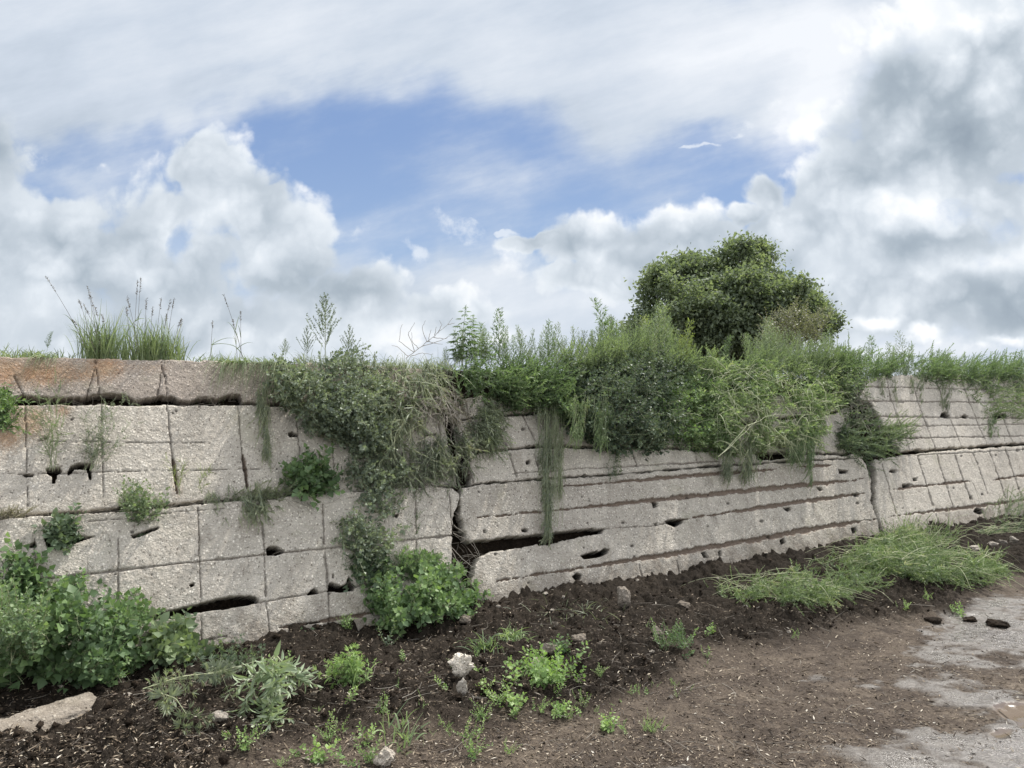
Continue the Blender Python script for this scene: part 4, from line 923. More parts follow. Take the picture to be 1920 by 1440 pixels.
# the thicket: outline traced as a top line
LINE = [(985, 650), (1005, 628), (1030, 618), (1060, 612), (1090, 606), (1120, 604), (1150, 590), (1180, 592), (1215, 580), (1240, 575), (1265, 588), (1290, 600), (1310, 655), (1335, 668), (1370, 655), (1395, 625), (1430, 602), (1470, 612), (1500, 606), (1540, 618), (1580, 640), (1620, 648), (1665, 650), (1700, 645), (1740, 655), (1790, 662), (1850, 672), (1920, 668), (2050, 668)]
lx, ly = [a for a, b in LINE], [b for a, b in LINE]
x = 990.
while x < 2060:
    for rep in range(3 if x < 1600 else 4):
        xx = x+RNG.uniform(-8, 8); n = RNG.uniform(.0, .9); p = bank(xx, n); yt = np.interp(xx, lx, ly)+RNG.uniform(0, 58)**1.0*(1 if rep else .45)+18*math.sin(xx*.09)*math.sin(xx*.031+1)
        if 1285 < xx < 1405 and (rep or RNG.random() < .4): continue
        h = max(.12, height_for(p, yt)); key = RNG.choice(['mug', 'mugg', 'mug'])
        if 1300 < xx < 1370 or (1230 < xx < 1300 and rep == 2): key = 'lemon' if RNG.random() < .75 else 'mug'
        h0 = .6 if key == 'lemon' else .8
        lab = 'yellow green feathery weed low in the dip of the thicket under the tree' if key == 'lemon' else ('feathery green weed among many in the thicket below the tree' if xx < 1600 else 'loose feathery weed on the bank top right of the tree')
        if key == 'mugg': lab = lab.replace('feathery green', 'greyish feathery').replace('loose feathery', 'greyish loose')
        put(key, p, h, h0, lab, {'lemon': 'yellow weeds in the thicket dip'}.get(key, ('greyish' if key == 'mugg' else 'green')+' weeds of the '+('thicket' if xx < 1600 else 'right bank')), tilt=(RNG.normal(0, .12), RNG.normal(0, .12)))
    x += 9 if x < 1600 else 12
for i in range(44):
    xx = RNG.uniform(825, 1000); p = bank(xx, RNG.uniform(.02, .4)); put('mug', p, max(.15, height_for(p, RNG.uniform(612, 675) if xx > 860 else RNG.uniform(650, 680))), .8, 'low feathery weed around the foot of the hemp plants', 'weeds around the hemp')

# ------------------------------------------------------------------ grass on the left slab edge
def grass(name, x0, x1, n, hlo, hhi, label, mat=M_grass, nn=(.0, .3), wd=.006, lean=.25, droop=.35, stalks=(), over=0.):
    gl, gs = Geo(), Geo()
    for i in range(n):
        xx = RNG.triangular(x0, (x0+x1)/2, x1) if over == 0 else RNG.uniform(x0, x1); p = bank(xx, RNG.uniform(*nn)); p[2] -= .05
        d = np.array([RNG.normal(0, lean), RNG.normal(0, lean)-over, 1.-over*.6]); blade(gl, p, d, None, RNG.uniform(hlo, hhi), wd*RNG.uniform(.5, 1.2), droop*RNG.uniform(.2, 1.6)+over*.5, RNG.random())
    for (xa, ya, xb) in stalks:      # seed stalks: foot column, tip row, tip column
        p = bank(xa, .05); q = bank(xb, .05); h = height_for(q, ya); q = q+np.array([0, 0, h]); b = (p+q)/2+np.array([(p[0]-q[0])*.15, 0, 0]); t = np.linspace(0, 1, 10)[:, None]
        c = p*(1-t)**2+2*b*t*(1-t)+q*t**2; tube(gs, c, .0022, .0009, 3, .4); m = 34; u = RNG.uniform(.80, 1, m)*9; j = np.minimum(u.astype(int), 8); pp = c[j]*(1-u+j)[:, None]+c[j+1]*(u-j)[:, None]
        leaves(gs, 'narrow', pp, norm((c[-1]-c[-2])[None]*8+RNG.normal(0, .25, (m, 3))), norm(RNG.normal(0, 1, (m, 3))), .016, .0035, RNG.random(m))
        for _ in range(3): u = RNG.uniform(.1, .5)*9; j = int(u); blade(gl, c[j], c[j+1]-c[j]+RNG.normal(0, .03, 3), None, RNG.uniform(.12, .25), .005, .4, RNG.random())
    return plant(name, gs, gl, M_twig, mat, label, 'grass', bank((x0+x1)/2, .05), stem='seed_stalks', fol='blades')
grass('grass_tuft', 140, 240, 420, .16, .50, 'tall grass tuft with many seed stalks leaning left, on the left slab edge', stalks=[(165, 520, 84), (185, 536, 162), (178, 562, 146), (195, 570, 155), (200, 575, 176), (205, 590, 190), (185, 600, 135), (190, 555, 168)])
grass('grass_tuft', 225, 352, 640, .14, .42, 'broad grass tuft with upright seed stalks, right of the leaning tuft', stalks=[(250, 526, 256), (255, 522, 262), (262, 556, 236), (270, 560, 273), (290, 560, 301), (300, 563, 318), (310, 560, 325), (280, 575, 285), (320, 600, 338), (300, 590, 312), (245, 575, 236), (330, 598, 340)], lean=.2)
grass('grass_tuft', -40, 150, 260, .04, .14, 'short sparse grass along the far left slab edge', lean=.5)
grass('grass_tuft', 340, 500, 200, .04, .15, 'short sparse grass between the tall tufts and the grey bush', lean=.5, stalks=[(455, 553, 418), (452, 585, 450), (395, 603, 398), (445, 600, 436)])
grass('grass_mat', 415, 545, 340, .16, .36, 'pale grass hanging over the slab edge left of the grey bush', nn=(-.06, .12), over=.9, droop=.6, wd=.005)
grass('grass_mat', 60, 110, 60, .08, .2, 'small grass tuft drooping over the far left slab edge', nn=(-.03, .06), over=.8, droop=.6)
grass('grass_mat', 560, 850, 800, .12, .34, 'tangled grass and dry stems over the edge between the grey bush and the hemp', nn=(-.1, .2), over=.45, droop=.7, wd=.004, mat=M_hang)
grass('grass_mat', 1580, 1960, 500, .06, .2, 'ragged grass fringe along the upper right slab edge', nn=(-.05, .2), over=.3, droop=.5, wd=.004, mat=M_hang)

# ------------------------------------------------------------------ bushes and curtains on the wall
def strands(poly, n, L0, L1, join, r=.0016, wob=.25, o0=.06):
    q = polysample(poly, n)
    for a, b in q:
        p = onwall(a, b, RNG.uniform(o0, .34)); d = RNG.normal(0, 1, 3); d = norm(d-NN*(d@NN)*.6+np.array([.2, 0, -.15])); c = curve(p, d, RNG.uniform(L0, L1), (0, 0, -wob), 7, .12); tube(join, c, r*RNG.uniform(.6, 1.5), r*.4, 3, RNG.uniform(.5, 1))
wall_bush('grey_bush', [(500, 700), (540, 668), (600, 650), (660, 662), (700, 690), (735, 720), (745, 790), (735, 850), (700, 865), (660, 850), (640, 825), (600, 815), (570, 800), (540, 770), (505, 760), (490, 730)], 560, 'small', .28, (0, 0, -.1), 1.0, M_grey, 'dense grey green bush hanging over the wall left of centre, below the tallest seeding weed')
def hang(gs, gl): strands([(700, 700), (850, 700), (840, 820), (720, 840)], 70, .1, .3, gs)
wall_bush('hanging_weeds', [(690, 690), (830, 692), (850, 745), (835, 770), (800, 760), (780, 860), (760, 900), (720, 880), (700, 800), (700, 740)], 220, 'droop', .18, (0, 0, -1.3), 1.05, M_hang, 'limp grey hanging weeds right of the grey bush', 'weeds', ex=hang)
def twigmass(gs, gl): strands([(770, 745), (860, 740), (865, 800), (800, 780)], 120, .08, .28, gs, .0022, .1)
wall_bush('dry_tangle', [(785, 742), (850, 738), (862, 760), (866, 782), (840, 785), (800, 762)], 90, 'droop', .1, (0, 0, -.9), .8, M_dry, 'brown tangle of dead roots at the top of the wall split', 'dead roots', ex=twigmass, stemmat=M_twig)
wall_bush('dry_tangle', [(780, 850), (880, 800), (910, 770), (930, 790), (900, 860), (870, 880), (840, 890), (790, 895)], 190, 'droop', .12, (0, 0, -.9), .9, M_hang, 'greyish dead weeds draped over the wall split', 'dead weeds', stemmat=M_twig)
wall_bush('hanging_weeds', [(888, 775), (935, 752), (940, 800), (935, 850), (915, 845), (890, 820), (885, 800)], 130, 'fine', .14, (0, 0, -.9), 1.0, M_hang, 'yellowish drooping weed clump right of the wall split', 'weeds')
wall_bush('vine_patch', [(650, 865), (700, 862), (760, 880), (770, 905), (740, 930), (745, 960), (750, 1010), (725, 1050), (700, 1060), (690, 1045), (650, 1050), (635, 1020), (622, 990), (640, 960), (660, 930), (665, 900)], 190, 'small', .14, (0, 0, -.2), 1.1, M_grey, 'dark green leafy patch climbing the lower left slab near its split')
wall_bush('vine_patch', [(690, 1045), (730, 1045), (725, 1095), (705, 1100), (690, 1075), (660, 1070), (655, 1050)], 45, 'goose', .05, (0, 0, -.8), .8, M_vine, 'few dark leaves dangling under the climbing patch')
wall_bush('dry_tangle', [(690, 860), (800, 860), (860, 900), (850, 925), (760, 915), (700, 900)], 150, 'droop', .08, (0, 0, -1.0), .8, M_hang, 'thin grey dry grass between the upper and lower left slabs', 'dry grass', stemmat=M_twig)
wall_bush('leafy_clump', [(545, 905), (560, 880), (590, 868), (615, 880), (628, 900), (615, 922), (580, 928), (550, 922)], 60, 'goose', .10, (0, 0, .5), .8, M_goose, 'round bright leafy clump growing on the ledge between left slabs')
wall_bush('hanging_weeds', [(448, 935), (500, 930), (512, 950), (505, 985), (480, 990), (452, 975)], 90, 'droop', .08, (0, 0, -1.2), .75, M_hang, 'dark wilted tuft hanging from the ledge left of the round clump', 'weeds')
wall_bush('hanging_weeds', [(385, 938), (430, 935), (430, 968), (400, 965)], 22, 'droop', .05, (0, 0, -1.2), .6, M_hang, 'small wilted sprigs hanging left of the dark tuft', 'weeds')
wall_bush('ledge_weeds', [(430, 935), (500, 915), (560, 905), (565, 922), (500, 938)], 60, 'droop', .05, (.3, 0, .1), .6, M_hang, 'flat dry weeds along the ledge joining the tuft and the round clump', 'weeds')
wall_bush('leafy_clump', [(88, 975), (120, 968), (148, 985), (140, 1005), (125, 1030), (100, 1025), (90, 1000)], 36, 'goose', .06, (0, 0, .2), .65, M_vine, 'small leafy clump growing out of the left hole')
wall_bush('leafy_clump', [(232, 930), (250, 915), (290, 920), (302, 950), (295, 975), (260, 990), (232, 980)], 46, 'small', .08, (0, 0, .6), .85, M_vine, 'upright thin leafy weed above the small slit in the left slab')
wall_bush('ledge_weeds', [(0, 960), (40, 955), (45, 965), (0, 972)], 22, 'droop', .03, (0, 0, -.1), .5, M_dry, 'dry brown grass on the ledge at the left picture edge', 'dry grass')
wall_bush('leafy_clump', [(-10, 725), (14, 735), (25, 770), (15, 795), (-10, 800)], 24, 'lance', .08, (0, 0, -.3), .7, M_goose, 'leafy clump cut by the left picture edge in the black gap')
# thin see-through weeds on the left slab
def thin(x0, y0, x1, y1, n, w_, kind, mat, label, sc=.6):
    gs, gl = Geo(), Geo()
    for i in range(n):
        a = onwall(x0+RNG.normal(0, w_*.12), y0, .02); b = onwall(x1+RNG.normal(0, w_*.5), y1+RNG.uniform(0, abs(y0-y1)*.35), RNG.uniform(.04, .14)); t = np.linspace(0, 1, 7)[:, None]; c = a*(1-t)+b*t+RNG.normal(0, .008, (7, 3)); tube(gs, c, .0016, .0007, 3, .4)
        k = 7; u = RNG.uniform(.15, .98, k)*6; j = np.minimum(u.astype(int), 5); pp = c[j]*(1-u+j)[:, None]+c[j+1]*(u-j)[:, None]; s2, l2 = bake(kind, pp, norm(b-a)[None]+RNG.normal(0, .6, (k, 3)), sc*RNG.uniform(.6, 1.1, k)*.6); merge(gs, s2); merge(gl, l2)
    return plant('wall_weed', gs, gl, M_stem, mat, label, 'weed', onwall(x0, y0, .02))
thin(98, 880, 95, 690, 11, 42, 'fine', M_feather, 'tall thin feathery weed rooted in the left slab hole', .75)
thin(170, 882, 205, 745, 13, 95, 'small', M_grey, 'wide see-through weed rooted in the second slab hole', .62)
thin(335, 925, 338, 835, 4, 18, 'fine', M_lemon, 'wispy yellow green weed at the rusty joint of the left slab', .5)
thin(375, 925, 378, 870, 4, 20, 'fine', M_lemon, 'small wispy yellow green weed on the left ledge', .4)
thin(780, 1010, 782, 955, 3, 12, 'small', M_goose, 'slim upright sprout right of the climbing patch', .5)

# big thicket front over the middle slabs
wall_bush('weed_bank', [(820, 695), (900, 680), (1000, 680), (1075, 690), (1090, 740), (1080, 800), (1040, 775), (1000, 765), (960, 770), (945, 745), (900, 740), (850, 742), (830, 720)], 620, 'fine', .22, (0, 0, .05), 1.15, M_hemp, 'green weed mass over the middle slabs below the hemp plants', 'weeds')
wall_bush('weed_bank', [(1280, 680), (1400, 668), (1600, 660), (1600, 712), (1280, 712)], 420, 'fine', .12, (0, 0, .6), 1.3, M_feather, 'pale feathery weeds behind the cut weed heap under the tree', 'weeds')
wall_bush('dark_bush', [(1060, 700), (1120, 670), (1220, 660), (1290, 680), (1300, 760), (1290, 830), (1220, 848), (1150, 845), (1090, 830), (1065, 790)], 900, 'small', .30, (0, 0, .0), 1.15, M_dark, 'dense dark leafy bush in the middle of the overhanging thicket')
wall_bush('weed_bank', [(1040, 675), (1150, 640), (1260, 645), (1310, 690), (1200, 690), (1100, 705)], 330, 'fine', .2, (0, 0, .9), 1.2, M_feather, 'feathery weeds rising from the dark middle bush', 'weeds')
def cutst(gs, gl):
    strands([(1330, 690), (1560, 690), (1570, 770), (1500, 830), (1370, 850), (1340, 780)], 330, .12, .45, gs, .0036, .35, .26)
    for a in [[(1348, 858), (1385, 820), (1420, 790), (1424, 740)], [(1350, 855), (1400, 800), (1440, 780), (1530, 776)], [(1365, 735), (1395, 790)], [(1420, 720), (1422, 790)], [(1360, 805), (1392, 828)]]:
        pts = np.array([onwall(x_, y_, .36) for x_, y_ in a]); t = np.linspace(0, len(a)-1, 12); i = np.minimum(t.astype(int), len(a)-2); tube(gs, pts[i]*(1-t+i)[:, None]+pts[i+1]*(t-i)[:, None]+RNG.normal(0, .006, (12, 3)), .0034, .0015, 4, 1.)
wall_bush('cut_weed_heap', [(1290, 690), (1400, 675), (1560, 690), (1580, 720), (1570, 780), (1540, 830), (1480, 840), (1400, 850), (1340, 850), (1290, 830)], 950, 'lance', .28, (0, 0, -.45), .85, M_cut, 'pale cut weeds with bare stems draped over the wall right of the dark bush', 'weeds', ex=cutst)
wall_bush('weed_bank', [(1220, 730), (1330, 700), (1400, 760), (1380, 830), (1300, 838), (1240, 830)], 320, 'small', .24, (0, 0, -.1), 1.0, M_goose, 'mid green leaves between the dark bush and the cut weed heap', 'weeds')
# hanging curtains
def curtain(x, y0, y1, wt, wb, n, label, mat=M_hang, off=.1, kind='droop', sc=.7, dx=0, name='hanging_weeds'):
    gs, gl = Geo(), Geo(); P = []; 
    for i in range(n):
        u = RNG.random(); w_ = wt*(1-u)+wb*u; xx = x+dx*u+RNG.normal(0, w_*.28); P.append(onwall(xx, y0+(y1-y0)*u, off+RNG.uniform(0, .06)*(1-u*.5)))
    gs, gl = bake(kind, np.array(P), np.array([0, 0, -1.])-NN*.35+RNG.normal(0, .16, (n, 3)), sc*RNG.uniform(.6, 1.2, n))
    for i in range(max(3, n//16)):
        xx = x+RNG.normal(0, wt*.25); c = np.array([onwall(xx+dx*t_+RNG.normal(0, 1.2), y0+(y1-y0)*t_*.95, off+.02) for t_ in np.linspace(0, 1, 8)]); tube(gs, c, .0022, .0009, 3, .3)
    return plant(name, gs, gl, M_stem, mat, label, 'weeds', onwall(x, y0, off))
curtain(1030, 755, 1000, 44, 9, 260, 'long narrow curtain of limp grey green weed hanging down the middle slab')
curtain(1052, 800, 920, 16, 6, 40, 'thin strand hanging right beside the long curtain')
curtain(1085, 740, 815, 30, 16, 70, 'pale drooping tassel left of the dark bush', M_cut, .3)
curtain(1130, 745, 825, 34, 14, 80, 'second pale drooping tassel on the dark bush', M_cut, .34)
curtain(1155, 840, 892, 38, 30, 20, 'sparse dark leaves dangling below the dark bush', M_vine, .05, 'small', .7)
curtain(1365, 820, 890, 26, 12, 60, 'wilted tassel below the left end of the cut heap', M_hang, .14)
curtain(1405, 825, 885, 40, 18, 90, 'broad wilted fringe under the cut heap', M_hang, .14)
curtain(1500, 790, 858, 56, 28, 150, 'dark green fringe below the right part of the cut heap', M_hemp, .2)
curtain(1522, 820, 897, 18, 6, 60, 'lowest pointed tassel at the right of the cut heap', M_hemp, .16)
curtain(490, 720, 845, 24, 8, 80, 'narrow dry tassel hanging left of the grey bush', M_hang, .06, dx=14)
for k_, (a_, b_, c_, l_) in enumerate([(1655, 706, 735, 'first short tassel over the upper right slab'), (1680, 706, 752, 'second short tassel over the upper right slab'), (1712, 706, 735, 'third short tassel over the upper right slab'), (1728, 706, 750, 'fourth short tassel over the upper right slab'), (1775, 705, 762, 'broad grey tassel over the upper right slab')]):
    curtain(a_, b_, c_, 10 if k_ < 4 else 34, 5 if k_ < 4 else 16, 16 if k_ < 4 else 70, l_, M_hang, .05, sc=.6)
wall_bush('dark_bush', [(1560, 690), (1600, 680), (1625, 700), (1625, 720), (1600, 730), (1590, 745), (1570, 740)], 130, 'small', .16, (0, 0, 0), 1.1, M_vine, 'dark leaves at the upper left corner of the right slab')
wall_bush('dark_bush', [(1570, 800), (1600, 780), (1640, 785), (1690, 800), (1700, 830), (1680, 855), (1640, 868), (1590, 860), (1570, 835)], 230, 'fine', .18, (0, 0, -.1), 1.1, M_vine, 'dark rounded bush growing from the crack between middle and right slabs')
def rootsx(gs, gl): strands([(1585, 720), (1630, 740), (1650, 800), (1600, 800)], 60, .08, .25, gs, .002, .2)
wall_bush('dry_tangle', [(1590, 740), (1625, 735), (1640, 780), (1600, 800), (1585, 770)], 70, 'fine', .06, (0, 0, -.3), .8, M_grey, 'roots and dusty weeds filling the earthy gap beside the right slab', 'roots', ex=rootsx, stemmat=M_twig)
wall_bush('feathery_bush', [(1815, 745), (1860, 715), (1925, 700), (1990, 700), (1990, 790), (1925, 790), (1880, 785), (1830, 780)], 240, 'fine', .16, (0, 0, -.1), 1.2, M_feather, 'loose feathery bush over the upper right slab at the picture edge')
wall_bush('feathery_bush', [(1640, 800), (1690, 780), (1720, 800), (1700, 825), (1660, 820)], 40, 'fine', .12, (.3, 0, .3), 1.1, M_feather, 'pale feathery sprays right of the dark rounded bush')
wall_bush('weed_bank', [(1560, 665), (1700, 668), (1850, 678), (1960, 672), (1960, 705), (1830, 712), (1700, 708), (1570, 702)], 900, 'fine', .15, (0, 0, .4), 1.1, M_hemp, 'band of green weeds along the top edge of the upper right slab', 'weeds')
wall_bush('hanging_weeds', [(1625, 698), (1750, 698), (1960, 695), (1960, 730), (1860, 740), (1800, 716), (1740, 722), (1690, 712), (1625, 708)], 260, 'small', .1, (0, 0, -.5), .9, M_vine, 'leafy fringe spilling over the top edge of the upper right slab', 'weeds')
curtain(1860, 775, 815, 22, 12, 26, 'small leafy sprig hanging low on the upper right slab', M_hemp, .05, 'lance', .6)

# ------------------------------------------------------------------ bushes at the wall foot
wall_bush('leafy_bush', [(-60, 1150), (0, 1120), (60, 1130), (110, 1100), (150, 1090), (200, 1110), (260, 1130), (285, 1160), (270, 1200), (290, 1230), (250, 1270), (215, 1310), (140, 1300), (60, 1270), (0, 1290), (-60, 1280)], 520, 'goose', .42, (0, 0, .45), .74, M_goose, 'big leafy bush at the bottom left corner above the kerb', minz=.03)
wall_bush('leafy_bush', [(-20, 1150), (0, 1120), (70, 1130), (100, 1170), (80, 1210), (0, 1230)], 180, 'small', .46, (0, 0, .6), .95, M_hemp, 'finer leaved seeding weed at the left picture edge in front of the bush', mn=.25, minz=.03)
wall_bush('leafy_bush', [(270, 1210), (300, 1190), (330, 1180), (350, 1210), (378, 1215), (380, 1250), (350, 1265), (300, 1260), (270, 1250)], 80, 'goose', .12, (0, 0, .1), .95, M_vine, 'flat leafy shoots spreading right from the big left bush', minz=.0)
wall_bush('leafy_clump', [(15, 1060), (40, 1045), (62, 1070), (65, 1120), (40, 1135), (15, 1120)], 40, 'goose', .1, (0, 0, .5), .8, M_goose, 'upright leafy stem rising above the left bush near the picture edge')
wall_bush('leafy_bush', [(690, 1110), (720, 1080), (750, 1055), (800, 1045), (835, 1070), (870, 1100), (895, 1130), (880, 1165), (830, 1190), (780, 1200), (730, 1210), (700, 1180), (695, 1150)], 340, 'goose', .34, (0, 0, .35), .70, M_goose, 'big leafy bush at the wall foot under the wide crack', minz=.02)
wall_bush('leafy_clump', [(740, 1045), (790, 1040), (830, 1050), (830, 1075), (760, 1080)], 50, 'hemp', .1, (0, 0, .5), .6, M_hemp, 'narrow leaved shoots topping the bush under the crack')
wall_bush('leafy_clump', [(560, 1200), (575, 1180), (595, 1190), (597, 1215), (575, 1222)], 14, 'goose', .04, (0, 0, .5), .6, M_vine, 'small leafy plant at the wall foot left of the middle bush', minz=-.02)

# ground helpers: shoots from ground points
def gsprigs(px, py, n, w_, h_, kind, sc, mat, label, name='seedling', cat='seedling', up=1.0, group=None, spread=.6, stemmat=None):
    c = ggx(px, py); s = c[1]/FPX; P = np.stack([c[0]+RNG.normal(0, w_*s*.25, n), c[1]+RNG.normal(0, w_*s*.25, n), np.full(n, c[2])], -1); P[:, 2] = ground_h(P[:, 0], P[:, 1])[0]+.0
    P[:, 2] += RNG.random(n)**1.5*h_*s*.5
    gs, gl = bake(kind, P, np.array([0, 0, up])+RNG.normal(0, spread, (n, 3))*np.array([1, 1, .4]), sc*RNG.uniform(.6, 1.15, n)); return plant(name, gs, gl, stemmat or M_stem, mat, label, cat, c, group)
SEED = [(905, 1295, 'pale seedling just right of the jagged lump'), (905, 1335, 'seedling below the dark clod'), (938, 1315, 'bright seedling left of the nettle patch'), (912, 1343, 'star shaped seedling in front of the clod'), (965, 1320, 'seedling under the left end of the nettle patch'),
        (1015, 1320, 'seedling under the nettle patch'), (1057, 1310, 'pale seedling right of the nettle patch'), (1090, 1315, 'right end seedling below the nettle patch'), (1052, 1335, 'low seedling below the nettle patch, nearest the track'), (840, 1368, 'tiny seedling left of centre on the soil rim'),
        (878, 1375, 'small seedling near the bottom centre'), (885, 1415, 'taller sprout at the bottom centre'), (684, 1392, 'seedling left of the grass clump at the bottom'), (615, 1378, 'seedling between the cut branch and the grass clump'), (462, 1395, 'bright leafy seedling at the bottom left'),
        (525, 1430, 'seedling at the bottom edge left of the white stone'), (600, 1420, 'tiny seedling between two bottom seedlings'), (692, 1425, 'seedling touching the white stone'), (640, 1345, 'faint seedling below the upright grass'), (715, 1335, 'sprawling seedling right of the upright grass'),
        (1137, 1363, 'thin green seedling alone on the track, left one'), (1170, 1366, 'tiny pale seedling between the two track seedlings'), (1188, 1290, 'sprout below the dark soil rim'), (1125, 1262, 'tiny yellow sprout on the dark soil'), (1330, 1185, 'low yellow sprouts right of the bushy seedlings'),
        (1740, 1120, 'yellow flower like sprout below the cut weeds'), (1700, 1138, 'pale yellow sprout lower left of the flower like one'), (1490, 1195, 'yellowish low weed at the soil rim'), (1800, 1150, 'tiny weed between clods'), (650, 1170, 'small dark sprout at the wall base'), (955, 1410, 'thin pale sprout near the bottom centre')]
for i, (a_, b_, l_) in enumerate(SEED):
    gsprigs(a_, b_+6, 4+(i % 3)*2, 22, 10, 'small' if i % 4 else 'goose', .36+.12*(i % 3) if a_ < 1000 else .34, M_bright, l_)
for i in range(80):
    a_ = RNG.uniform(420, 1330); b_ = RNG.uniform(1215, 1425)
    if b_ > 1400-(a_-900)*.25 and a_ > 900: continue
    gsprigs(a_, b_, int(RNG.integers(1, 4)), 14, 8, RNG.choice(['small', 'goose', 'fine']), RNG.uniform(.16, .34), M_bright, 'tiny green sprout, one of many scattered over the dark soil', 'sprout', 'sprout', group='tiny sprouts scattered over the dark soil')
gsprigs(1220, 1370, 22, 34, 10, 'fine', .32, M_bright, 'small tuft of fine grass alone on the track, right one', 'grass_tuft', 'grass')
gsprigs(1265, 1215, 44, 70, 30, 'small', .62, M_goose, 'bushy group of upright seedlings on the dark soil', 'leafy_weed', 'weed')
gsprigs(1020, 1280, 60, 90, 20, 'goose', .55, M_bright, 'broad low patch of light green nettle like leaves', 'leafy_weed', 'weed')
gsprigs(1050, 1230, 10, 24, 26, 'goose', .5, M_goose, 'single leafy weed growing beside the rounded stone', 'leafy_weed', 'weed')
gsprigs(655, 1285, 34, 40, 40, 'hemp', .62, M_bright, 'bright leafy weed at the foot of the tall upright grass', 'leafy_weed', 'weed')
gsprigs(440, 1240, 26, 120, 16, 'hemp', .6, M_vine, 'dark low weeds along the wall foot beside the left bush', 'leafy_weed', 'weed')
gsprigs(725, 1215, 5, 12, 20, 'small', .6, M_vine, 'small sprout below the middle bush', 'leafy_weed', 'weed')
def ggrass(px, py, n, L0, L1, wd, lean, droop, label, mat=M_cut, spread=.04, name='grass_tuft', dirb=(0, 0)):
    c = ggx(px, py); g = Geo()
    for i in range(n): blade(g, c+np.array([RNG.normal(0, spread), RNG.normal(0, spread), 0]), (RNG.normal(dirb[0], lean), RNG.normal(dirb[1], lean), 1), None, RNG.uniform(L0, L1), wd*RNG.uniform(.6, 1.2), droop*RNG.uniform(.3, 1.5), RNG.random(), 9)
    return plant(name, None, g, None, mat, label, 'grass', c, fol='blades')
ggrass(663, 1292, 9, .22, .38, .011, .28, .75, 'tall upright grass with long arching blades on the dark soil', spread=.02)
ggrass(757, 1392, 26, .10, .24, .008, .45, .5, 'grass clump with a long arching blade at the bottom, above the white stone')
ggrass(745, 1360, 10, .12, .22, .007, .4, .5, 'few thin blades behind the bottom grass clump')
ggrass(960, 1200, 90, .10, .26, .007, .7, .8, 'flattened grass tuft at the wall foot right of the middle bush')
ggrass(915, 1215, 60, .12, .26, .008, .6, .9, 'bright pale bent grass beside the middle bush', dirb=(-.2, -.4))
ggrass(1215, 1180, 5, .05, .09, .005, .4, .4, 'small yellow grass sprout left of the bushy seedlings', spread=.01)
ggrass(1080, 1150, 90, .08, .22, .004, 1.2, .6, 'dry dark grass strewn along the base right of the bush', M_hang, spread=.2)

# cut hemp branch lying on the soil
def cutbranch(pts, n, sc, mat, label, kind='hemp', ms=None, r=.004):
    gs, gl = Geo(), Geo(); P = []
    for (a, b, z) in pts: q = ggx(a, b); q = onground(a, b, q[2]+z); P.append(q)
    P = np.array(P); t = np.linspace(0, len(P)-1, 14); i = np.minimum(t.astype(int), len(P)-2); c = P[i]*(1-t+i)[:, None]+P[i+1]*(t-i)[:, None]; tube(gs, c, r, r*.4, 4, .8)
    tan = norm(np.gradient(c, axis=0)); u = RNG.uniform(.05, 1, n)*13; j = np.minimum(u.astype(int), 12); pp = c[j]*(1-u+j)[:, None]+c[j+1]*(u-j)[:, None]
    dd = tan[j]*.9+RNG.normal(0, .55, (n, 3))*np.array([1, 1, .25])+np.array([0, 0, -.12]); s2, l2 = bake(kind, pp, dd, sc*RNG.uniform(.6, 1.2, n)); merge(gs, s2); merge(gl, l2)
    return plant('cut_branch', gs, gl, M_stem, mat, label, 'cut branch', P[0])
cutbranch([(515, 1225, .22), (510, 1260, .18), (505, 1300, .08), (500, 1345, .03)], 24, .85, M_pale, 'wilted leafy hemp branch lying head down on the soil', 'biglance')
cutbranch([(515, 1225, .22), (545, 1260, .15), (575, 1285, .06)], 10, .75, M_pale, 'side shoot fanning right from the wilted hemp branch', 'biglance')
cutbranch([(515, 1228, .22), (475, 1270, .14), (462, 1315, .05)], 10, .75, M_pale, 'side shoot fanning left from the wilted hemp branch', 'biglance')
cutbranch([(268, 1292, .14), (340, 1268, .17), (400, 1262, .14), (480, 1240, .12)], 16, .7, M_hang, 'long cut stem lying from the left bush towards the wilted branch', 'hemp')
cutbranch([(275, 1290, .12), (330, 1310, .1), (350, 1340, .04)], 9, .7, M_hang, 'drooping sprig below the long cut stem', 'hemp')

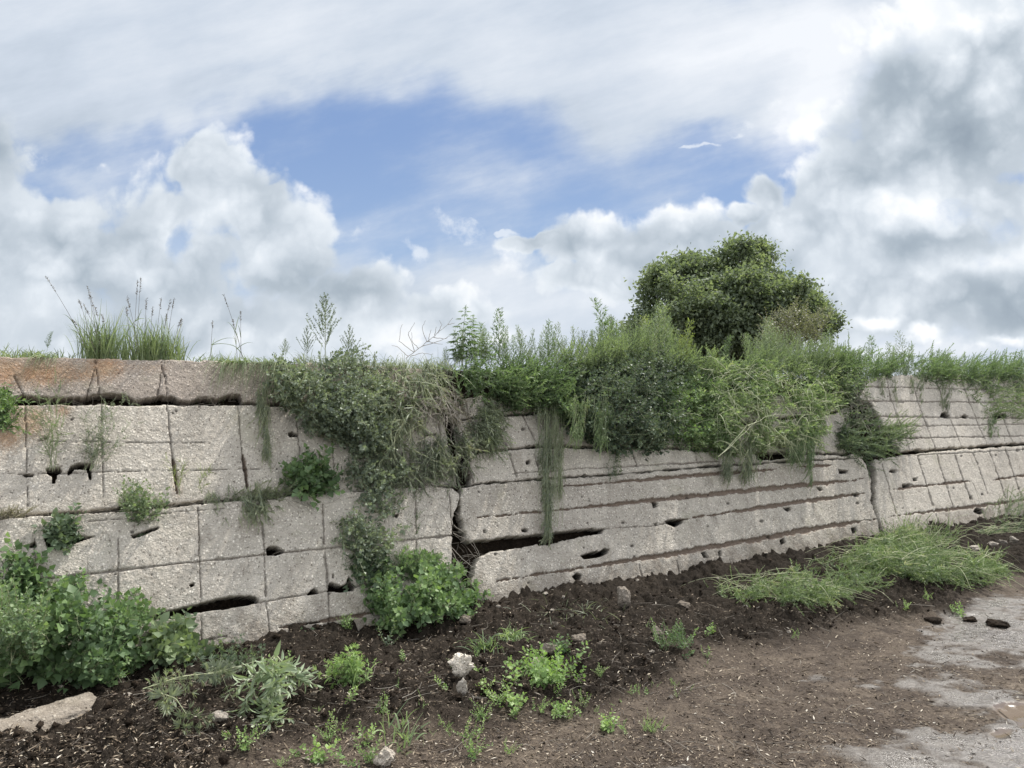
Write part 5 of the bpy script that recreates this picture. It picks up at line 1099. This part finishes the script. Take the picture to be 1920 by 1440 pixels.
# heaps of cut feathery weeds at the right wall foot
def heap(poly, n, label, mat, hz, kind='fine', sc=1.0, stems=60, sdir=(1, .1, 0)):
    q = polysample(poly, int(n*1.5)); f_ = fbm(q[:, 0]/40+n, q[:, 1]/22, n, 3); q = q[np.argsort(-f_+RNG.normal(0, .16, len(q)))[:n]]; sd = sdist(q[:, 0], q[:, 1], poly); rel = np.clip(sd/25, 0, 1); gs, gl = Geo(), Geo()
    z = RNG.random(n)*hz*rel; P = np.array([onground(a, b, zz) for (a, b), zz in zip(q, z)]); n_f = -((P-B0)@BK)
    k = n_f > -.02-P[:, 2]*.4; P = P[k]; m = len(P)
    hk = m*2//5; s2, l2 = bake('lance', P[:hk], np.array(sdir)+RNG.normal(0, .75, (hk, 3)), sc*.62); merge(gs, s2); merge(gl, l2); P = P[hk:]; m = len(P)
    s2, l2 = bake(kind, P, np.array(sdir)+RNG.normal(0, .75, (m, 3))*np.array([1, 1, .45])+np.array([0, 0, .05]), sc*RNG.uniform(.6, 1.2, m)); merge(gs, s2); merge(gl, l2)
    for i in range(stems):
        a = P[RNG.integers(0, m)]+np.array([0, 0, .05]); d = np.array(sdir)*RNG.choice([-1, 1])+RNG.normal(0, .4, 3)*np.array([1, 1, .2]); tube(gs, curve(a, d+np.array([0, 0, .15]), RNG.uniform(.2, .6), (0, 0, -.35), 8, .08), .0028, .001, 3, .9)
    return plant('cut_weed_heap', gs, gl, M_stem, mat, label, 'cut weeds', P.mean(0)*np.array([1, 1, 0]))
heap([(1330, 1110), (1440, 1075), (1540, 1052), (1600, 1050), (1680, 1070), (1640, 1110), (1560, 1135), (1440, 1140), (1350, 1125)], 900, 'left heap of cut feathery weeds along the wall foot', M_heap, .24, sc=.85, kind='fine', sdir=(.45, -.15, 0))
heap([(1560, 1055), (1620, 1010), (1670, 985), (1720, 1000), (1800, 1030), (1870, 1050), (1885, 1075), (1830, 1095), (1740, 1098), (1660, 1080)], 1900, 'right bigger heap of bright cut feathery weeds at the wall foot', M_heap, .27, sc=.95, stems=150, sdir=(.5, -.2, 0))
heap([(1640, 1000), (1660, 975), (1720, 985), (1800, 1010), (1760, 1035), (1680, 1030)], 240, 'feathery weeds standing behind the right heap against the slab', M_heap, .3, sdir=(.3, 0, 1))
heap([(1790, 1005), (1850, 985), (1930, 975), (1960, 1000), (1930, 1010), (1860, 1010)], 200, 'dark dry weeds along the wall foot at the right edge', M_vine, .16)
wall_bush('feathery_bush', [(1840, 945), (1870, 930), (1925, 925), (1960, 940), (1950, 1005), (1900, 1010), (1860, 1000)], 110, 'fine', .25, (0, 0, .8), 1.0, M_grey, 'wispy grey weed standing at the right picture edge against the lower slab')
def drystalks(lines, label, off, r=.0022, name='dead_stalk_bunch', wall=True):
    g = Geo()
    for ln in lines:
        P = np.array([onwall(a, b, off) if wall else bank(a, .1)+np.array([0, 0, height_for(bank(a, .1), b)]) for a, b in ln]); t = np.linspace(0, len(P)-1, 4*len(P)); i = np.minimum(t.astype(int), len(P)-2)
        tube(g, P[i]*(1-t+i)[:, None]+P[i+1]*(t-i)[:, None]+RNG.normal(0, .002, (len(t), 3)), r, r*.45, 4, RNG.uniform(.6, 1))
    o = obj(name, g.mesh(name, M_twig)); tag(o, label, 'dead stalks'); return o
drystalks([[(1820, 900), (1850, 950), (1890, 985)], [(1825, 905), (1838, 945), (1870, 990)], [(1835, 915), (1870, 930)]], 'bare dry stalks leaning on the lower slab near the right edge', .2)
drystalks([[(850, 985), (880, 1005), (895, 1030), (903, 1050)], [(850, 1000), (878, 1012), (900, 1045)], [(845, 1025), (875, 1055), (905, 1075)], [(848, 1045), (870, 1070), (898, 1080)], [(850, 1060), (862, 1085), (868, 1110)], [(846, 1030), (862, 1060), (885, 1095)], [(850, 1080), (870, 1100), (880, 1118)]], 'pale dry stems springing across the wide crack', .09)
drystalks([[(735, 950), (765, 975), (800, 990), (850, 1000)], [(765, 985), (820, 985), (850, 990)], [(740, 960), (790, 1010), (800, 1050)], [(800, 960), (840, 985), (860, 1010)], [(770, 930), (760, 985), (745, 1030)]], 'fine dry twigs lying on the slab left of the wide crack', .03, .0013)
drystalks([[(760, 672), (790, 650), (812, 632), (835, 612), (849, 596)], [(812, 632), (833, 636), (845, 628)], [(800, 640), (790, 615), (798, 600)], [(775, 660), (748, 640), (752, 612), (755, 608)], [(778, 660), (765, 625), (778, 605)], [(800, 640), (830, 646)], [(765, 668), (745, 650), (735, 648)], [(820, 625), (828, 610), (824, 600)], [(785, 653), (772, 640), (772, 622)], [(790, 650), (822, 640), (838, 634)], [(803, 640), (808, 618)], [(815, 630), (818, 612)], [(770, 668), (790, 662), (812, 664)], [(840, 608), (852, 606)]], 'bare forked dead branch sticking up from the bank against the sky', 0, .003, 'dead_branch', False)
drystalks([[(470, 868), (490, 850), (505, 845)], [(500, 930), (530, 905), (550, 860), (570, 840)], [(515, 925), (540, 895), (556, 868)]], 'thin dry stalks against the left slab above the ledge', .03, .0011)

g_ = Geo()
def flat_strands(poly, n, L0, L1, r=.0011):
    for a, b in polysample(poly, n):
        p = onwall(a, b, .068); d = D*RNG.normal(0, 1)+UP*RNG.normal(0, .55); tube(g_, curve(p, d, RNG.uniform(L0, L1), (0, 0, -.12), 7, .12), r*RNG.uniform(.6, 1.6), r*.4, 3, RNG.uniform(.2, 1))
flat_strands([(0, 955), (330, 935), (560, 915), (850, 905), (850, 925), (560, 940), (330, 958), (0, 985)], 150, .06, .22)
flat_strands([(0, 740), (450, 745), (450, 775), (0, 780)], 40, .05, .16)
flat_strands([(700, 830), (870, 830), (870, 1010), (700, 1000)], 90, .08, .3)
flat_strands([(480, 760), (640, 820), (640, 925), (500, 930)], 26, .1, .35)
flat_strands([(830, 980), (900, 1040), (885, 1110), (850, 1100)], 34, .05, .2, .0014)
flat_strands([(0, 1080), (850, 990), (850, 1010), (0, 1105)], 40, .05, .2)
flat_strands([(870, 905), (1600, 850), (1600, 875), (870, 920)], 70, .05, .22)
tag(obj('dry_twigs', g_.mesh('dry_twigs', M_twig)), 'fine dead roots and twigs caught on the slab ledges and cracks', 'dead roots', kind='stuff')
# crumbled concrete and soil lumps along the wall foot
for i in range(46):
    q_ = B0+D*RNG.uniform(-1.5, 7.5)-BK*RNG.uniform(.04, .5); q_[2] = gz(q_[0], q_[1]); r_ = RNG.uniform(.010, .030)
    pale = RNG.random() < .4
    o_ = obj('concrete_crumb' if pale else 'soil_lump', rockmesh('lump', r_, r_*RNG.uniform(.7, 1), r_*RNG.uniform(.5, .8), 60+i, M_rock if pale else M_soil, .9, 3), loc=(q_[0], q_[1], q_[2]+r_*.3)); o_.rotation_euler = (0, 0, RNG.uniform(0, 6))
    if pale: tag(o_, 'small pale crumb of broken concrete lying along the foot of the wall', 'crumb', 'pale concrete crumbs along the wall foot')
    else: tag(o_, 'small dark lump of earth lying along the foot of the wall', 'lump', 'dark earth lumps along the wall foot')

# ------------------------------------------------------------------ the tree beyond the bank
def tree():
    Y = 21.0; sc = Y/FPX; base = np.array([(1375-960)*sc, Y+.6, 0.])
    e = empty('broadleaf_tree', Vector(base)); tag(e, 'broad dark green tree with a rounded crown behind the bank', 'tree')
    def W(px, py, dy=0.): r = ray(px, py); return np.array([0, 0, H])+r*((Y+dy)/r[1])
    top = [(1168, 628), (1166, 590), (1172, 552), (1200, 524), (1230, 497), (1270, 478), (1300, 482), (1330, 492), (1350, 466), (1372, 452), (1400, 447), (1440, 457), (1460, 488), (1482, 520), (1508, 546), (1535, 560), (1550, 588), (1562, 606)]
    lobes = [(1235, 575, 48, .8), (1215, 620, 44, .5), (1290, 545, 52, 0), (1350, 530, 48, .3), (1395, 505, 44, -.2), (1425, 515, 40, .6), (1440, 560, 52, -.3), (1370, 590, 80, -.8), (1300, 610, 70, -.6), (1460, 600, 52, .2), (1370, 640, 100, 0), (1490, 590, 26, .4), (1550, 596, 13, .3), (1566, 606, 9, .4), (1532, 578, 17, .2), (1546, 622, 14, .3), (1520, 600, 16, .5)]
    for i in range(34):
        k = RNG.random()*(len(top)-1); j = int(k); f = k-j; x = top[j][0]*(1-f)+top[j+1][0]*f; y = top[j][1]*(1-f)+top[j+1][1]*f; r = RNG.uniform(11, 26); v = np.array([1375-x, 610-y]); v = v/np.hypot(*v)
        lobes.append((x+v[0]*r*1.05, y+v[1]*r*1.05, r, RNG.uniform(-.8, .9)))
    for i in range(30):
        a = RNG.uniform(0, 6.28); q = RNG.random()**.5; lobes.append((1370+math.cos(a)*150*q, 580+math.sin(a)*80*q, RNG.uniform(18, 34), -RNG.uniform(1.0, 2.0)))
    gt = Geo(); trunk = np.array([base, base+[0, 0, 1.2], base+[.1, 0, 2.2]]); tube(gt, trunk, .22, .15, 10, .3)
    gl = Geo(); g2 = Geo()
    for (x, y, r, dy) in lobes:
        c = W(x, y, dy); rad = r*sc; tp = trunk[-1]; t = np.linspace(0, 1, 8)[:, None]; tube(g2, tp*(1-t)+c*t+np.array([0, 0, 1])*np.sin(t*math.pi)*.12, .07, .015, 5, .3)
        m = int(62*(r/60)**2)+5; a = norm(RNG.normal(0, 1, (m, 3))); rr = RNG.random(m)**.28; tips = c+a*rad*rr[:, None]*RNG.uniform(.86, 1.10, (m, 1))*np.array([1, .9, .95])
        for p in tips:
            if RNG.random() < .5: tube(g2, np.array([c+(p-c)*.4, p]), .012, .004, 3, .3)
            # clump: leaf rosettes pointing outwards
            k = 40; cr = RNG.uniform(.16, .30); q = p+RNG.normal(0, cr*.5, (k, 3)); dd = norm((p-c)*.6+RNG.normal(0, .7, (k, 3))+np.array([0, 0, -.1])); up = norm(RNG.normal(0, .5, (k, 3))+np.array([0, 0, 1.])); s = RNG.uniform(.08, .15, k)
            leaves(gl, 'narrow', q, dd, up, s, s*.62, np.clip(RNG.random()*.6+RNG.random(k)*.4, 0, 1))
    # thin outer branches to the right
    for pts in [[(1480, 600), (1520, 585), (1545, 575)], [(1480, 605), (1530, 600), (1560, 595), (1576, 603)], [(1490, 560), (1515, 545), (1535, 552)], [(1470, 620), (1530, 630), (1560, 615)], [(1500, 600), (1540, 570), (1552, 588)], [(1390, 480), (1372, 455), (1356, 458)], [(1410, 480), (1425, 458), (1445, 462)], [(1430, 500), (1455, 480), (1462, 478)], [(1290, 520), (1268, 490)], [(1300, 520), (1296, 474)], [(1240, 540), (1215, 510)], [(1345, 500), (1338, 468)]]:
        c = np.array([W(a, b, .3) for a, b in pts]); t = np.linspace(0, len(c)-1, 10); i = np.minimum(t.astype(int), len(c)-2); cc = c[i]*(1-t+i)[:, None]+c[i+1]*(t-i)[:, None]; tube(g2, cc, .02, .006, 4, .3)
        k = 170; u = RNG.uniform(.1, 1, k)*9; j = np.minimum(u.astype(int), 8); q = cc[j]+RNG.normal(0, .13, (k, 3)); s = RNG.uniform(.06, .11, k); leaves(gl, 'narrow', q, norm(RNG.normal(0, .8, (k, 3))), norm(RNG.normal(0, .5, (k, 3))+np.array([0, 0, 1.])), s, s*.6, RNG.random(k))
    for g, nm, m in ((gt, 'trunk', M_twig), (g2, 'limbs', M_twig), (gl, 'crown', M_tree)):
        g.V = [v-base for v in g.V]; obj(nm, g.mesh(nm, m), e)
    # paler shrub at its right foot
    gs, gl = Geo(), Geo(); Yb = 16.; sb = Yb/FPX; n = 260
    q = polysample([(1440, 610), (1480, 585), (1540, 600), (1545, 630), (1530, 660), (1440, 665)], n); P = np.array([np.array([0, 0, H])+ray(a, b)*((Yb+RNG.uniform(-.6, .6))/ray(a, b)[1]) for a, b in q]); s2, l2 = bake('small', P, np.array([0, 0, .8])+RNG.normal(0, .5, (n, 3)), 1.7*RNG.uniform(.7, 1.2, n)); merge(gs, s2); merge(gl, l2)
    b0 = np.array([(1490-960)*sb, Yb, 0]); 
    for _ in range(14): tube(gs, curve(b0+np.array([0, 0, .0]), (RNG.normal(0, .15), RNG.normal(0, .1), 1), 3.0, (0, 0, 0), 8, .05), .02, .006, 4, .3)
    plant('shrub', gs, gl, M_twig, leafmat('olive_leaf', (.12, .135, .07), (.18, .19, .10), (.27, .27, .15), .3), 'olive brown shrub at the right foot of the tree', 'shrub', b0)
tree()
print('objects', len(bpy.data.objects), 'verts', sum(len(m.vertices) for m in bpy.data.meshes))
